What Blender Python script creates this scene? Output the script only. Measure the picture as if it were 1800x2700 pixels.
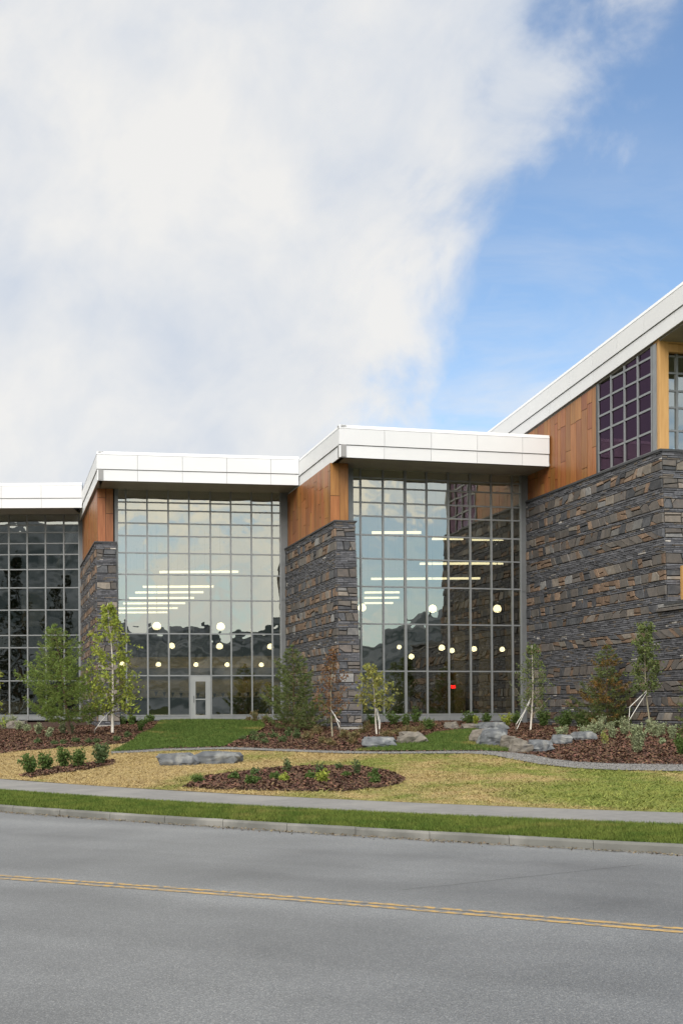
import bpy, bmesh, math, random
import numpy as np
from mathutils import Vector, Matrix, noise as mnoise
from mathutils.geometry import delaunay_2d_cdt

random.seed(7); rng = np.random.default_rng(7)
for o in list(bpy.data.objects): bpy.data.objects.remove(o)
scene = bpy.context.scene
COL = scene.collection
R = math.radians

# ------------------------------------------------------------------ camera
F = 3400.0; HZ = 1870.0; EYE = 2.0; ROLL = 0.005          # photo pixels (1800 x 2700), metres
cd = bpy.data.cameras.new('camera'); cam = bpy.data.objects.new('camera', cd); COL.objects.link(cam)
cam.location = (0, 0, EYE); cam.rotation_euler = (math.pi / 2, ROLL, 0)
cd.sensor_fit = 'AUTO'; cd.sensor_width = 36.0; cd.lens = F / 2700 * 36.0
cd.shift_x = 0.0; cd.shift_y = (HZ - 1350) / 2700
cd.clip_start = 0.1; cd.clip_end = 12000
scene.camera = cam

# ------------------------------------------------------------------ light
SUN_DIR = Vector((-0.10, -0.86, 0.62)).normalized()
SUN_EL = math.asin(SUN_DIR.z); SUN_ROT = math.atan2(SUN_DIR.x, SUN_DIR.y)
world = bpy.data.worlds.new('World'); scene.world = world; world.use_nodes = True
nt = world.node_tree; nt.nodes.clear()
def N(t, tree=None, **kw):
    n = (tree or nt).nodes.new(t)
    for k, v in kw.items(): setattr(n, k, v)
    return n
def mth(op, a, b=None, c=None, clamp=False, tree=None):
    tr = tree or nt
    n = tr.nodes.new('ShaderNodeMath'); n.operation = op; n.use_clamp = clamp
    for i, x in enumerate((a, b, c)):
        if x is None: continue
        if isinstance(x, (int, float)): n.inputs[i].default_value = x
        else: tr.links.new(x, n.inputs[i])
    return n.outputs[0]
tc = N('ShaderNodeTexCoord'); sep = N('ShaderNodeSeparateXYZ'); nt.links.new(tc.outputs['Generated'], sep.inputs[0])
sx, sy, sz = sep.outputs
sky = N('ShaderNodeTexSky'); sky.sky_type = 'NISHITA'; sky.sun_disc = False
sky.sun_elevation = SUN_EL; sky.sun_rotation = SUN_ROT; sky.altitude = 1300; sky.air_density = 1.2; sky.dust_density = 1.3; sky.ozone_density = 2.5
bg_sky = N('ShaderNodeBackground'); bg_sky.inputs[1].default_value = 0.11
nt.links.new(sky.outputs[0], bg_sky.inputs[0])
# cloud: soft puffs drawn out along one diagonal, laid on the sky direction
def cloud_noise(scale, detail, rough, dist, loc, st=(0.95, 1.0, 1.18), rot=0.75):
    mp = N('ShaderNodeMapping'); mp.vector_type = 'TEXTURE'; nt.links.new(tc.outputs['Generated'], mp.inputs[0]); mp.inputs['Location'].default_value = loc
    mp.inputs['Rotation'].default_value = (0, rot, 0)
    mp.inputs['Scale'].default_value = st
    t = N('ShaderNodeTexNoise'); t.inputs['Scale'].default_value = scale; t.inputs['Detail'].default_value = detail
    t.inputs['Roughness'].default_value = rough; t.inputs['Distortion'].default_value = dist
    nt.links.new(mp.outputs[0], t.inputs['Vector']); return t.outputs['Fac']
n1 = cloud_noise(4.6, 9, 0.55, 0.35, (3.1, 1.7, 0.4)); n2 = cloud_noise(13.0, 8, 0.58, 0.3, (8.3, 4.2, 1.0)); n3 = cloud_noise(7.0, 6, 0.5, 0.2, (1.3, 9.2, 2.0))
n4 = cloud_noise(3.0, 9, 0.62, 0.9, (5.3, 2.2, 3.0), (1.0, 1.0, 0.25), 0.0)
# broad front of cloud: thick to the left and behind, clearing to the right
back = mth('MAXIMUM', mth('MULTIPLY', sy, -1.0), 0.0)
fx = mth('MULTIPLY', sx, mth('SUBTRACT', mth('MULTIPLY', back, 0.97), 1.0))
front = mth('ADD', mth('ADD', fx, mth('MULTIPLY', sy, -0.075)), mth('MULTIPLY', sz, 0.545))
front = mth('ADD', front, mth('MULTIPLY', back, -0.055))
n5 = cloud_noise(17.0, 8, 0.55, 0.4, (2.7, 6.1, 5.0), (1.0, 1.0, 0.45), 0.0)
fc = N('ShaderNodeClamp'); nt.links.new(front, fc.inputs[0]); fc.inputs[1].default_value = -0.26; fc.inputs[2].default_value = 0.16
cov = mth('ADD', mth('MULTIPLY', fc.outputs[0], 6.0), mth('ADD', mth('MULTIPLY', mth('SUBTRACT', n1, 0.5), 2.6), mth('ADD', mth('MULTIPLY', mth('SUBTRACT', n2, 0.5), 1.0), mth('MULTIPLY', back, mth('MULTIPLY', mth('SUBTRACT', n5, 0.5), 3.4)))))
ramp = N('ShaderNodeMapRange'); ramp.interpolation_type = 'SMOOTHERSTEP'
nt.links.new(cov, ramp.inputs[0]); ramp.inputs[1].default_value = -0.30; ramp.inputs[2].default_value = 0.46
ramp.inputs[3].default_value = 0.0; ramp.inputs[4].default_value = 0.97
# thin veils low over the horizon
vz = N('ShaderNodeMapRange'); nt.links.new(sz, vz.inputs[0]); vz.inputs[1].default_value = 0.42; vz.inputs[2].default_value = 0.18; vz.inputs[3].default_value = 0.0; vz.inputs[4].default_value = 0.9
veil = mth('MULTIPLY', mth('MULTIPLY', mth('SUBTRACT', n4, 0.40), 3.2, clamp=True), vz.outputs[0])
cover = mth('MAXIMUM', ramp.outputs[0], veil)
shade = N('ShaderNodeValToRGB'); shade.color_ramp.elements[0].position = 0.34; shade.color_ramp.elements[0].color = (0.60, 0.66, 0.755, 1)
shade.color_ramp.elements[1].position = 0.60; shade.color_ramp.elements[1].color = (0.86, 0.85, 0.83, 1)
nt.links.new(mth('ADD', mth('MULTIPLY', n3, 0.55), mth('MULTIPLY', n2, 0.45)), shade.inputs[0])
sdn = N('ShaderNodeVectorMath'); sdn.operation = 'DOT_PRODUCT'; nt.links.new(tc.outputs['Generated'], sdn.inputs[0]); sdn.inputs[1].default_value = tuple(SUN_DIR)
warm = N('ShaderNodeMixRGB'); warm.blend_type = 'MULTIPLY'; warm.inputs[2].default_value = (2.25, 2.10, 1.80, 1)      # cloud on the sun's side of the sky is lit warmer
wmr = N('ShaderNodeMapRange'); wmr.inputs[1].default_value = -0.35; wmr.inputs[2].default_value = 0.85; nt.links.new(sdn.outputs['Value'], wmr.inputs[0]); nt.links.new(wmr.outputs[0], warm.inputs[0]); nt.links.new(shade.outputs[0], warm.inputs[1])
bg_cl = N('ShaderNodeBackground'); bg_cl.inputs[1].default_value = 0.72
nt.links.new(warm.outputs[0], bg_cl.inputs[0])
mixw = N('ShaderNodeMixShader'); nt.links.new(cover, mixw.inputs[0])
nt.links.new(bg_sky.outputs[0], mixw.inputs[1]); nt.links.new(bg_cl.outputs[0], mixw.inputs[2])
wo = N('ShaderNodeOutputWorld'); nt.links.new(mixw.outputs[0], wo.inputs[0])
sl = bpy.data.lights.new('sun', 'SUN'); sl.energy = 1.5; sl.angle = R(28); sl.color = (1.0, 0.965, 0.92)
sun = bpy.data.objects.new('sun', sl); COL.objects.link(sun); sun.location = (20, -30, 40)
sun.rotation_euler = SUN_DIR.to_track_quat('Z', 'Y').to_euler()
scene.view_settings.view_transform = 'Standard'; scene.view_settings.look = 'None'
scene.view_settings.exposure = 0.52; scene.view_settings.gamma = 1.0
scene.cycles.max_bounces = 8; scene.cycles.transparent_max_bounces = 16

# ------------------------------------------------------------------ photo pixel -> place
def ab(u, v): return (u - 900) - ROLL * (v - HZ), (v - HZ) + ROLL * (u - 900)
def W(u, v, d):
    a, b = ab(u, v); return Vector((a * d / F, d, EYE - b * d / F))
def hit(u, v, p, e):                       # where the ray meets the upright plane through p (xy) along e (xy)
    a, b = ab(u, v); r = (a / F, 1.0)
    det = r[0] * (-e[1]) + e[0] * r[1]
    d = (p[0] * (-e[1]) + e[0] * p[1]) / det
    return W(u, v, d)

# ------------------------------------------------------------------ materials
MATS = {}
def pm(name, c1, c2=None, scale=6.0, rough=0.7, bump=0.0, bscale=None, metal=0.0, detail=5, spec=0.4, stretch=(1, 1, 1), island=0.0, objrand=0.0, attr=None, lo=0.35, hi=0.65, trans=0.0, stain=None):
    m = bpy.data.materials.new(name); m.use_nodes = True; t = m.node_tree; t.nodes.clear()
    L = t.links.new
    out = N('ShaderNodeOutputMaterial', t); b = N('ShaderNodeBsdfPrincipled', t)
    b.inputs['Roughness'].default_value = rough; b.inputs['Metallic'].default_value = metal; b.inputs['Specular IOR Level'].default_value = spec
    co = N('ShaderNodeTexCoord', t); mp = N('ShaderNodeMapping', t); L(co.outputs['Object'], mp.inputs[0]); mp.inputs['Scale'].default_value = stretch
    col = None
    if c2 is None: c2 = c1
    tn = N('ShaderNodeTexNoise', t); tn.inputs['Scale'].default_value = scale; tn.inputs['Detail'].default_value = detail; L(mp.outputs[0], tn.inputs['Vector'])
    cr = N('ShaderNodeValToRGB', t); cr.color_ramp.elements[0].position = lo; cr.color_ramp.elements[1].position = hi
    cr.color_ramp.elements[0].color = (*c1, 1); cr.color_ramp.elements[1].color = (*c2, 1); L(tn.outputs['Fac'], cr.inputs[0]); col = cr.outputs[0]
    if attr:
        at = N('ShaderNodeAttribute', t); at.attribute_name = attr
        mx = N('ShaderNodeMixRGB', t); mx.blend_type = 'MULTIPLY'; mx.inputs[0].default_value = 1.0
        L(at.outputs['Color'], mx.inputs[1]); L(col, mx.inputs[2]); col = mx.outputs[0]
    if stain:
        sc_, sl_, sh_, scol = stain
        sn = N('ShaderNodeTexNoise', t); sn.inputs['Scale'].default_value = sc_; sn.inputs['Detail'].default_value = 6; L(mp.outputs[0], sn.inputs['Vector'])
        mr = N('ShaderNodeMapRange', t); mr.inputs[1].default_value = sl_; mr.inputs[2].default_value = sh_; L(sn.outputs['Fac'], mr.inputs[0])
        mx = N('ShaderNodeMixRGB', t); L(mr.outputs[0], mx.inputs[0]); L(col, mx.inputs[1]); mx.inputs[2].default_value = (*scol, 1); col = mx.outputs[0]
    if island or objrand:
        hs = N('ShaderNodeHueSaturation', t); L(col, hs.inputs['Color'])
        if island: src = N('ShaderNodeNewGeometry', t).outputs['Random Per Island']; amt = island
        else: src = N('ShaderNodeObjectInfo', t).outputs['Random']; amt = objrand
        mr = N('ShaderNodeMapRange', t); L(src, mr.inputs[0]); mr.inputs[3].default_value = 1 - amt; mr.inputs[4].default_value = 1 + amt
        L(mr.outputs[0], hs.inputs['Value'])
        m2 = mth('FRACT', mth('MULTIPLY', src, 7.31, tree=t), tree=t)
        mr2 = N('ShaderNodeMapRange', t); L(m2, mr2.inputs[0]); mr2.inputs[3].default_value = 0.5 - amt * 0.05; mr2.inputs[4].default_value = 0.5 + amt * 0.05
        L(mr2.outputs[0], hs.inputs['Hue']); col = hs.outputs[0]
    L(col, b.inputs['Base Color'])
    if bump:
        bn = N('ShaderNodeTexNoise', t); bn.inputs['Scale'].default_value = bscale or scale * 4; bn.inputs['Detail'].default_value = 6; L(mp.outputs[0], bn.inputs['Vector'])
        bp = N('ShaderNodeBump', t); bp.inputs['Strength'].default_value = min(1, bump); bp.inputs['Distance'].default_value = 0.02; L(bn.outputs['Fac'], bp.inputs['Height']); L(bp.outputs[0], b.inputs['Normal'])
    if trans:
        tr = N('ShaderNodeBsdfTranslucent', t); L(col, tr.inputs[0]); ms = N('ShaderNodeMixShader', t); ms.inputs[0].default_value = trans
        L(b.outputs[0], ms.inputs[1]); L(tr.outputs[0], ms.inputs[2]); L(ms.outputs[0], out.inputs[0])
    else: L(b.outputs[0], out.inputs[0])
    MATS[name] = m; return m

pm('white_metal', (.80, .815, .84), (.78, .797, .825), 1.2, 0.38, spec=0.35, objrand=0.025)
pm('fascia_core', (.34, .34, .345), rough=.6)
pm('soffit_metal', (.27, .25, .225), (.31, .29, .26), 2, .45, 0.1, 8)
pm('frame_metal', (.235, .25, .262), (.265, .278, .288), 3, .38, metal=.25)
pm('pilaster_metal', (.15, .158, .165), (.175, .182, .19), 2, .45, metal=.2)
pm('dark_frame', (.055, .058, .062), (.07, .072, .076), 3, .45, metal=.2)
pm('slate_cap', (.05, .053, .06), (.075, .078, .085), 8, .6, .2, 30)
pm('mortar', (.035, .035, .037), (.055, .054, .054), 14, .95)
pm('brown_stone', (.155, .137, .124), (.112, .103, .099), 5, .85, .5, 22, objrand=.24, stain=(2.2, .52, .70, (.13, .128, .126)))
pm('tan_stone', (.255, .222, .19), (.18, .16, .14), 6, .85, .5, 22, objrand=.25, stain=(3.2, .56, .72, (.25, .24, .23)))
pm('dark_stone', (.062, .066, .076), (.11, .113, .123), 5, .8, .5, 22, objrand=.3)
pm('grey_stone', (.18, .18, .185), (.26, .255, .25), 5, .85, .5, 22, objrand=.3)
pm('ledge_stone', (.75, .75, .78), (1.15, 1.12, 1.1), 9, .85, .5, 30, attr='tint')
def wood(name, c1, c2, rough=.42, rnd=.14):
    return pm(name, c1, c2, 1.6, rough, .05, 30, spec=.45, stretch=(7, 7, .55), objrand=rnd, lo=.25, hi=.75, detail=8)
wood('wood_panel', (.26, .094, .025), (.41, .175, .056), rnd=.22)
wood('timber', (.56, .30, .105), (.70, .42, .17), .5, .05)
pm('concrete', (.175, .176, .165), (.14, .141, .132), 3, .9, .2, 30, stain=(1.1, .55, .7, (.26, .255, .24)))
pm('foundation', (.42, .40, .37), (.34, .325, .30), 3, .9, .2, 30)
pm('interior_wall', (.16, .14, .10), (.13, .115, .085), .4, .8)
pm('interior_beige', (.30, .25, .14), (.26, .22, .125), .3, .8)
pm('interior_floor', (.06, .055, .045), (.08, .072, .06), .6, .35)
pm('interior_dark', (.02, .02, .022), (.035, .033, .03), 1, .6)
pm('trim_white', (.75, .76, .76), rough=.5)
pm('strap_white', (.78, .77, .73), rough=.6)
pm('chrome', (.5, .5, .52), rough=.25, metal=1)

def glass(name, tint, refl, rcol, bump=.0035):
    m = bpy.data.materials.new(name); m.use_nodes = True; t = m.node_tree; t.nodes.clear(); L = t.links.new
    out = N('ShaderNodeOutputMaterial', t); g = N('ShaderNodeBsdfGlossy', t); g.inputs['Roughness'].default_value = 0.0; g.inputs[0].default_value = (*rcol, 1)
    tr = N('ShaderNodeBsdfTransparent', t); tr.inputs[0].default_value = (*tint, 1)
    ge = N('ShaderNodeNewGeometry', t)
    oi = N('ShaderNodeObjectInfo', t); va = N('ShaderNodeVectorMath', t); va.operation = 'ADD'; L(ge.outputs['Position'], va.inputs[0])
    sc = N('ShaderNodeVectorMath', t); sc.operation = 'SCALE'; L(oi.outputs['Location'], sc.inputs[0]); sc.inputs['Scale'].default_value = 3.7; L(sc.outputs[0], va.inputs[1])
    tn = N('ShaderNodeTexNoise', t); tn.inputs['Scale'].default_value = .9; tn.inputs['Detail'].default_value = 1.5; L(va.outputs[0], tn.inputs['Vector'])
    bp = N('ShaderNodeBump', t); bp.inputs['Strength'].default_value = 1.0; bp.inputs['Distance'].default_value = bump; L(tn.outputs['Fac'], bp.inputs['Height']); L(bp.outputs[0], g.inputs['Normal'])
    fr = N('ShaderNodeFresnel', t); fr.inputs[0].default_value = 1.5
    fac = mth('ADD', fr.outputs[0], refl, clamp=True, tree=t)
    ms = N('ShaderNodeMixShader', t); L(fac, ms.inputs[0]); L(tr.outputs[0], ms.inputs[1]); L(g.outputs[0], ms.inputs[2]); L(ms.outputs[0], out.inputs[0])
    MATS[name] = m; return m
glass('coated_glass', (.50, .52, .45), .30, (.98, 1.0, .93), .006)
glass('purple_glass', (.34, .28, .36), .05, (.42, .26, .40))
mc = bpy.data.materials.new('clear_edge'); mc.use_nodes = True; mc.node_tree.nodes.clear()
_o = N('ShaderNodeOutputMaterial', mc.node_tree); _t = N('ShaderNodeBsdfTransparent', mc.node_tree); mc.node_tree.links.new(_t.outputs[0], _o.inputs[0]); MATS['clear_edge'] = mc
def emit(name, col, st):
    m = bpy.data.materials.new(name); m.use_nodes = True; t = m.node_tree; t.nodes.clear()
    o = N('ShaderNodeOutputMaterial', t); e = N('ShaderNodeEmission', t); e.inputs[0].default_value = (*col, 1); e.inputs[1].default_value = st
    t.links.new(e.outputs[0], o.inputs[0]); m.cycles.emission_sampling = 'NONE'; MATS[name] = m
emit('lamp_glow', (1.0, .84, .50), 3.6); emit('tube_glow', (1.0, .86, .56), 1.9); emit('exit_red', (1.0, .01, .01), 3.2)

# ------------------------------------------------------------------ objects
WLOC = {}
def tag(o, label=None, cat=None, group=None, kind=None):
    if label: o['label'] = label
    if cat: o['category'] = cat
    if group: o['group'] = group
    if kind: o['kind'] = kind
    return o
def empty(name, loc, label=None, cat=None, group=None):
    o = bpy.data.objects.new(name, None); COL.objects.link(o); o.location = loc; o.empty_display_size = .2
    WLOC[o.name] = Vector(loc); return tag(o, label, cat, group)
def link(name, me, parent=None, origin=None):
    o = bpy.data.objects.new(name, me); COL.objects.link(o)
    pw = WLOC[parent.name] if parent else Vector((0, 0, 0))
    og = origin if origin is not None else (pw if parent else Vector((0, 0, 0)))
    if parent: o.parent = parent
    o.location = og - pw; WLOC[o.name] = Vector(og); return o
class MB:
    def __init__(s): s.v = []; s.f = []; s.c = []
    def add(s, vs, fs, c=None):
        k = len(s.v); s.v.extend([tuple(x) for x in vs]); s.f.extend([tuple(i + k for i in f) for f in fs])
        s.c.extend([c or (1, 1, 1)] * len(fs))
    def box(s, o, e1, e2, e3):
        o = Vector(o); e1 = Vector(e1); e2 = Vector(e2); e3 = Vector(e3)
        if e1.cross(e2).dot(e3) < 0: e1, e2 = e2, e1
        p = [o, o + e1, o + e1 + e2, o + e2]; p += [x + e3 for x in p]
        s.add(p, [(3, 2, 1, 0), (4, 5, 6, 7), (0, 1, 5, 4), (1, 2, 6, 5), (2, 3, 7, 6), (3, 0, 4, 7)])
    def prism(s, poly, z0, z1):              # poly: xy list; z0/z1 numbers or lists
        n = len(poly); ar = sum(poly[i][0] * poly[(i + 1) % n][1] - poly[(i + 1) % n][0] * poly[i][1] for i in range(n))
        if ar < 0: poly = poly[::-1]; z0 = z0[::-1] if isinstance(z0, list) else z0; z1 = z1[::-1] if isinstance(z1, list) else z1
        b = [(p[0], p[1], z0[i] if isinstance(z0, list) else z0) for i, p in enumerate(poly)]
        t = [(p[0], p[1], z1[i] if isinstance(z1, list) else z1) for i, p in enumerate(poly)]
        s.add(b + t, [tuple(range(n - 1, -1, -1)), tuple(range(n, 2 * n))] + [(i, (i + 1) % n, n + (i + 1) % n, n + i) for i in range(n)])
    def tube(s, pts, rad, n=6):
        pts = [Vector(p) for p in pts]; vs = []; fs = []
        for i, p in enumerate(pts):
            d = (pts[min(i + 1, len(pts) - 1)] - pts[max(i - 1, 0)]).normalized()
            a = d.orthogonal().normalized() if i == 0 else (a - d * a.dot(d)).normalized()
            b = d.cross(a); r = rad[i] if isinstance(rad, (list, tuple)) else rad
            vs += [p + a * r * math.cos(2 * math.pi * k / n) + b * r * math.sin(2 * math.pi * k / n) for k in range(n)]
        for i in range(len(pts) - 1):
            fs += [(i * n + k, i * n + (k + 1) % n, (i + 1) * n + (k + 1) % n, (i + 1) * n + k) for k in range(n)]
        fs += [tuple(range(n - 1, -1, -1)), tuple(range((len(pts) - 1) * n, len(pts) * n))]
        s.add(vs, fs)
    def lathe(s, c, prof, n=16):
        c = Vector(c); vs = []; fs = []
        for r, z in prof: vs += [c + Vector((r * math.cos(2 * math.pi * k / n), r * math.sin(2 * math.pi * k / n), z)) for k in range(n)]
        for i in range(len(prof) - 1): fs += [(i * n + k, i * n + (k + 1) % n, (i + 1) * n + (k + 1) % n, (i + 1) * n + k) for k in range(n)]
        s.add(vs, fs)
    def build(s, name, mat, parent=None, origin=None, smooth=False, tint=False, kind=None):
        pw = WLOC[parent.name] if parent else Vector((0, 0, 0)); og = Vector(origin) if origin is not None else pw
        me = bpy.data.meshes.new(name); me.from_pydata([(x[0] - og.x, x[1] - og.y, x[2] - og.z) for x in s.v], [], s.f)
        me.materials.append(MATS[mat])
        if smooth: me.polygons.foreach_set('use_smooth', [True] * len(me.polygons))
        if tint:
            at = me.attributes.new('tint', 'FLOAT_COLOR', 'FACE')
            at.data.foreach_set('color', np.array([(*c, 1) for c in s.c], dtype=np.float32).ravel())
        me.update(); o = link(name, me, parent, og)
        if kind: o['kind'] = kind
        return o
def tri_mesh(name, verts, faces, mat, parent=None, origin=None, kind=None):
    """numpy verts (n,3), faces (m,k) -> object"""
    og = np.array(origin if origin is not None else (WLOC[parent.name] if parent else (0, 0, 0)), dtype=float)
    me = bpy.data.meshes.new(name); nv = len(verts); m, k = faces.shape
    me.vertices.add(nv); me.vertices.foreach_set('co', (np.asarray(verts, dtype=float) - og).astype(np.float32).ravel())
    me.loops.add(m * k); me.loops.foreach_set('vertex_index', faces.astype(np.int32).ravel())
    me.polygons.add(m); me.polygons.foreach_set('loop_start', np.arange(0, m * k, k, dtype=np.int32))
    me.polygons.foreach_set('loop_total', np.full(m, k, dtype=np.int32))
    me.materials.append(MATS[mat]); me.update(calc_edges=True)
    o = link(name, me, parent, Vector(og))
    if kind: o['kind'] = kind
    return o
#@@SETTING
# ------------------------------------------------------------------ terrain
def quad3(p):                              # parabola through three points, straight beyond them
    (x0, y0), (x1, y1), (x2, y2) = p
    c = np.polyfit([x0, x1, x2], [y0, y1, y2], 2)
    def f(x):
        x = np.asarray(x, dtype=float); xl = x0 - 3; xr = x2 + 3; xc = np.clip(x, xl, xr)
        return np.polyval(c, xc) + (x - xc) * np.polyval(np.polyder(c), xc)
    return f
def gp(u, v, z):                           # a pixel on ground of known height -> (x, y)
    a, b = ab(u, v); d = (EYE - z) * F / b; return (a * d / F, d)
KERB_H = 0.125
kerb_y = quad3([gp(0, 2140, 0), gp(900, 2201, 0), gp(1800, 2253, 0)])
walk_near = quad3([gp(0, 2085, .15), gp(900, 2141, .15), gp(1800, 2178, .15)])
walk_far = quad3([gp(0, 2054, .20), gp(900, 2108, .20), gp(1800, 2143, .20)])
yel_y = quad3([gp(0, 2314, 0), gp(900, 2381, 0), gp(1800, 2456, 0)])
ctl = []
for x in (-45, -25, -12, -6, 0, 4, 8, 14, 25):
    ctl.append((x, float(walk_far(x)), .20)); ctl.append((x, float(walk_near(x)), .15))
for u, v, d in [(1800, 2027, 33), (1430, 2005, 38), (1300, 1988, 41), (1100, 1986, 43), (900, 1987, 43.5), (600, 1976, 46), (310, 1986, 46), (0, 1989, 43),
                (780, 2055, 31), (1500, 2080, 27), (1150, 2040, 32), (300, 2020, 37), (530, 2000, 39.5), (80, 2030, 37.5),
                (1700, 1922, 53.9), (1450, 1915, 62.9), (1150, 1903, 63.5), (925, 1928, 59.5), (560, 1901, 69.5), (690, 1903, 70), (420, 1902, 69), (100, 1905, 80), (285, 1918, 68.5),
                (540, 1935, 58), (430, 1952, 53), (300, 1936, 56), (190, 1940, 57), (20, 1945, 58), (875, 1943, 51), (1330, 1969, 45), (1100, 1962, 46), (1500, 1962, 46), (1600, 1988, 40), (1710, 1927, 50), (780, 1974, 46.5), (1800, 1960, 43), (1240, 1935, 53)]:
    p = W(u, v, d); ctl.append((p.x, p.y, p.z))
for x, y, z in [(-45, 80, 1.25), (-45, 60, .9), (20, 60, 1.2), (20, 45, 1.1), (30, 50, 1.1), (-20, 90, 1.3), (0, 90, 1.4), (15, 90, 1.3)]: ctl.append((x, y, z))
ctl = np.array(ctl)
def tps_k(r2): return np.where(r2 > 0, .5 * r2 * np.log(np.maximum(r2, 1e-9)), 0)
_n = len(ctl); _K = tps_k(((ctl[:, None, :2] - ctl[None, :, :2]) ** 2).sum(-1)) + np.eye(_n) * 3.0
_P = np.c_[np.ones(_n), ctl[:, :2]]; _A = np.block([[_K, _P], [_P.T, np.zeros((3, 3))]])
_w = np.linalg.solve(_A, np.r_[ctl[:, 2], 0, 0, 0])
def terr(x, y):
    x = np.asarray(x, dtype=float); y = np.asarray(y, dtype=float); sh = x.shape; q = np.c_[x.ravel(), y.ravel()]; z = np.empty(len(q))
    for i in range(0, len(q), 20000):
        s = q[i:i + 20000]; k = tps_k(((s[:, None, :] - ctl[None, :, :2]) ** 2).sum(-1)); z[i:i + 20000] = k @ _w[:_n] + _w[_n] + s @ _w[_n + 1:]
    return np.clip(z, .16, 1.5).reshape(sh)
def tz(x, y): return float(terr(np.array([x]), np.array([y]))[0])
_ds = np.concatenate([np.arange(22, 60, .05), np.arange(60, 95, .1)])
def G(u, v):                               # pixel -> first point of the ground it falls on
    a, b = ab(u, v); xs = a * _ds / F; zr = EYE - b * _ds / F; zt = terr(xs, _ds)
    i = int(np.argmax(zr <= zt)) if (zr <= zt).any() else len(_ds) - 1
    return Vector((xs[i], _ds[i], zt[i]))

# ------------------------------------------------------------------ ground materials
def lawn_mat(name, tan1, tan2, g1, g2, lo, hi, isl=.25, ramp_y=None):
    m = bpy.data.materials.new(name); m.use_nodes = True; t = m.node_tree; t.nodes.clear(); L = t.links.new
    out = N('ShaderNodeOutputMaterial', t); b = N('ShaderNodeBsdfPrincipled', t); b.inputs['Roughness'].default_value = .9; b.inputs['Specular IOR Level'].default_value = .15
    pos = N('ShaderNodeNewGeometry', t)
    def nz(sc, det, st=(1, 1, 1), loc=(0, 0, 0), di=0):
        mp = N('ShaderNodeMapping', t); L(pos.outputs['Position'], mp.inputs[0]); mp.inputs['Scale'].default_value = st; mp.inputs['Location'].default_value = loc
        n = N('ShaderNodeTexNoise', t); n.inputs['Scale'].default_value = sc; n.inputs['Detail'].default_value = det; n.inputs['Distortion'].default_value = di; L(mp.outputs[0], n.inputs['Vector']); return n.outputs['Fac']
    def rp(f, c1, c2, l, h):
        c = N('ShaderNodeValToRGB', t); c.color_ramp.elements[0].position = l; c.color_ramp.elements[1].position = h
        c.color_ramp.elements[0].color = (*c1, 1); c.color_ramp.elements[1].color = (*c2, 1); L(f, c.inputs[0]); return c.outputs[0]
    ct = rp(nz(3.2, 8), tan1, tan2, .38, .62); cg = rp(nz(2.2, 8), g1, g2, .36, .64)
    mk = N('ShaderNodeMapRange', t); mk.interpolation_type = 'SMOOTHSTEP'
    f = mth('ADD', mth('MULTIPLY', nz(.23, 3, (1, .55, 1), di=.6), .68, tree=t), mth('MULTIPLY', nz(1.7, 6, loc=(5, 3, 0)), .32, tree=t), tree=t)
    if ramp_y:
        sp = N('ShaderNodeSeparateXYZ', t); L(pos.outputs['Position'], sp.inputs[0]); f = mth('ADD', f, mth('MULTIPLY', sp.outputs[0], ramp_y, tree=t), tree=t)
    L(f, mk.inputs[0]); mk.inputs[1].default_value = lo; mk.inputs[2].default_value = hi
    mx = N('ShaderNodeMixRGB', t); L(mk.outputs[0], mx.inputs[0]); L(ct, mx.inputs[1]); L(cg, mx.inputs[2])
    hs = N('ShaderNodeHueSaturation', t); L(mx.outputs[0], hs.inputs['Color'])
    mr = N('ShaderNodeMapRange', t); L(pos.outputs['Random Per Island'], mr.inputs[0]); mr.inputs[3].default_value = 1 - isl; mr.inputs[4].default_value = 1 + isl; L(mr.outputs[0], hs.inputs['Value'])
    L(hs.outputs[0], b.inputs['Base Color'])
    bp = N('ShaderNodeBump', t); bp.inputs['Strength'].default_value = .7; bp.inputs['Distance'].default_value = .03; L(nz(26, 4), bp.inputs['Height']); L(bp.outputs[0], b.inputs['Normal'])
    L(b.outputs[0], out.inputs[0]); MATS[name] = m
lawn_mat('dry_lawn', (.47, .365, .175), (.36, .27, .135), (.25, .265, .07), (.17, .215, .05), .43, .62, isl=.16, ramp_y=.010)
lawn_mat('green_lawn', (.21, .20, .055), (.26, .22, .08), (.10, .145, .035), (.065, .11, .024), .36, .47)
lawn_mat('verge_grass', (.26, .235, .07), (.22, .20, .065), (.15, .185, .04), (.085, .135, .025), .33, .47)
pm('mulch', (.075, .036, .022), (.035, .019, .013), 14, .95, .6, 40, detail=8)
pm('mulch_chip', (.155, .083, .050), (.085, .047, .031), 5, .9, island=.65)
pm('gravel', (.29, .285, .28), (.20, .197, .195), 26, .95, .7, 50, detail=8, stain=(1.3, .5, .7, (.21, .20, .19)))
pm('soil', (.10, .07, .05), (.15, .11, .075), 4, .95)
pm('paint_yellow', (.52, .335, .115), (.42, .28, .11), 9, .7, .2, 60, stain=(11, .47, .57, (.19, .185, .175)))
pm('walk_asphalt', (.235, .23, .225), (.20, .196, .192), 5, .9, .3, 60, stain=(.7, .45, .7, (.27, .262, .25)))
pm('hill', (.050, .064, .070), (.17, .185, .205), .008, 1.0, detail=10, spec=0, lo=.38, hi=.62)  # distance haze is mixed into this blue-grey colour
pm('far_ground', (.06, .07, .035), (.04, .05, .025), .3, 1.0, spec=0)
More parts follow.
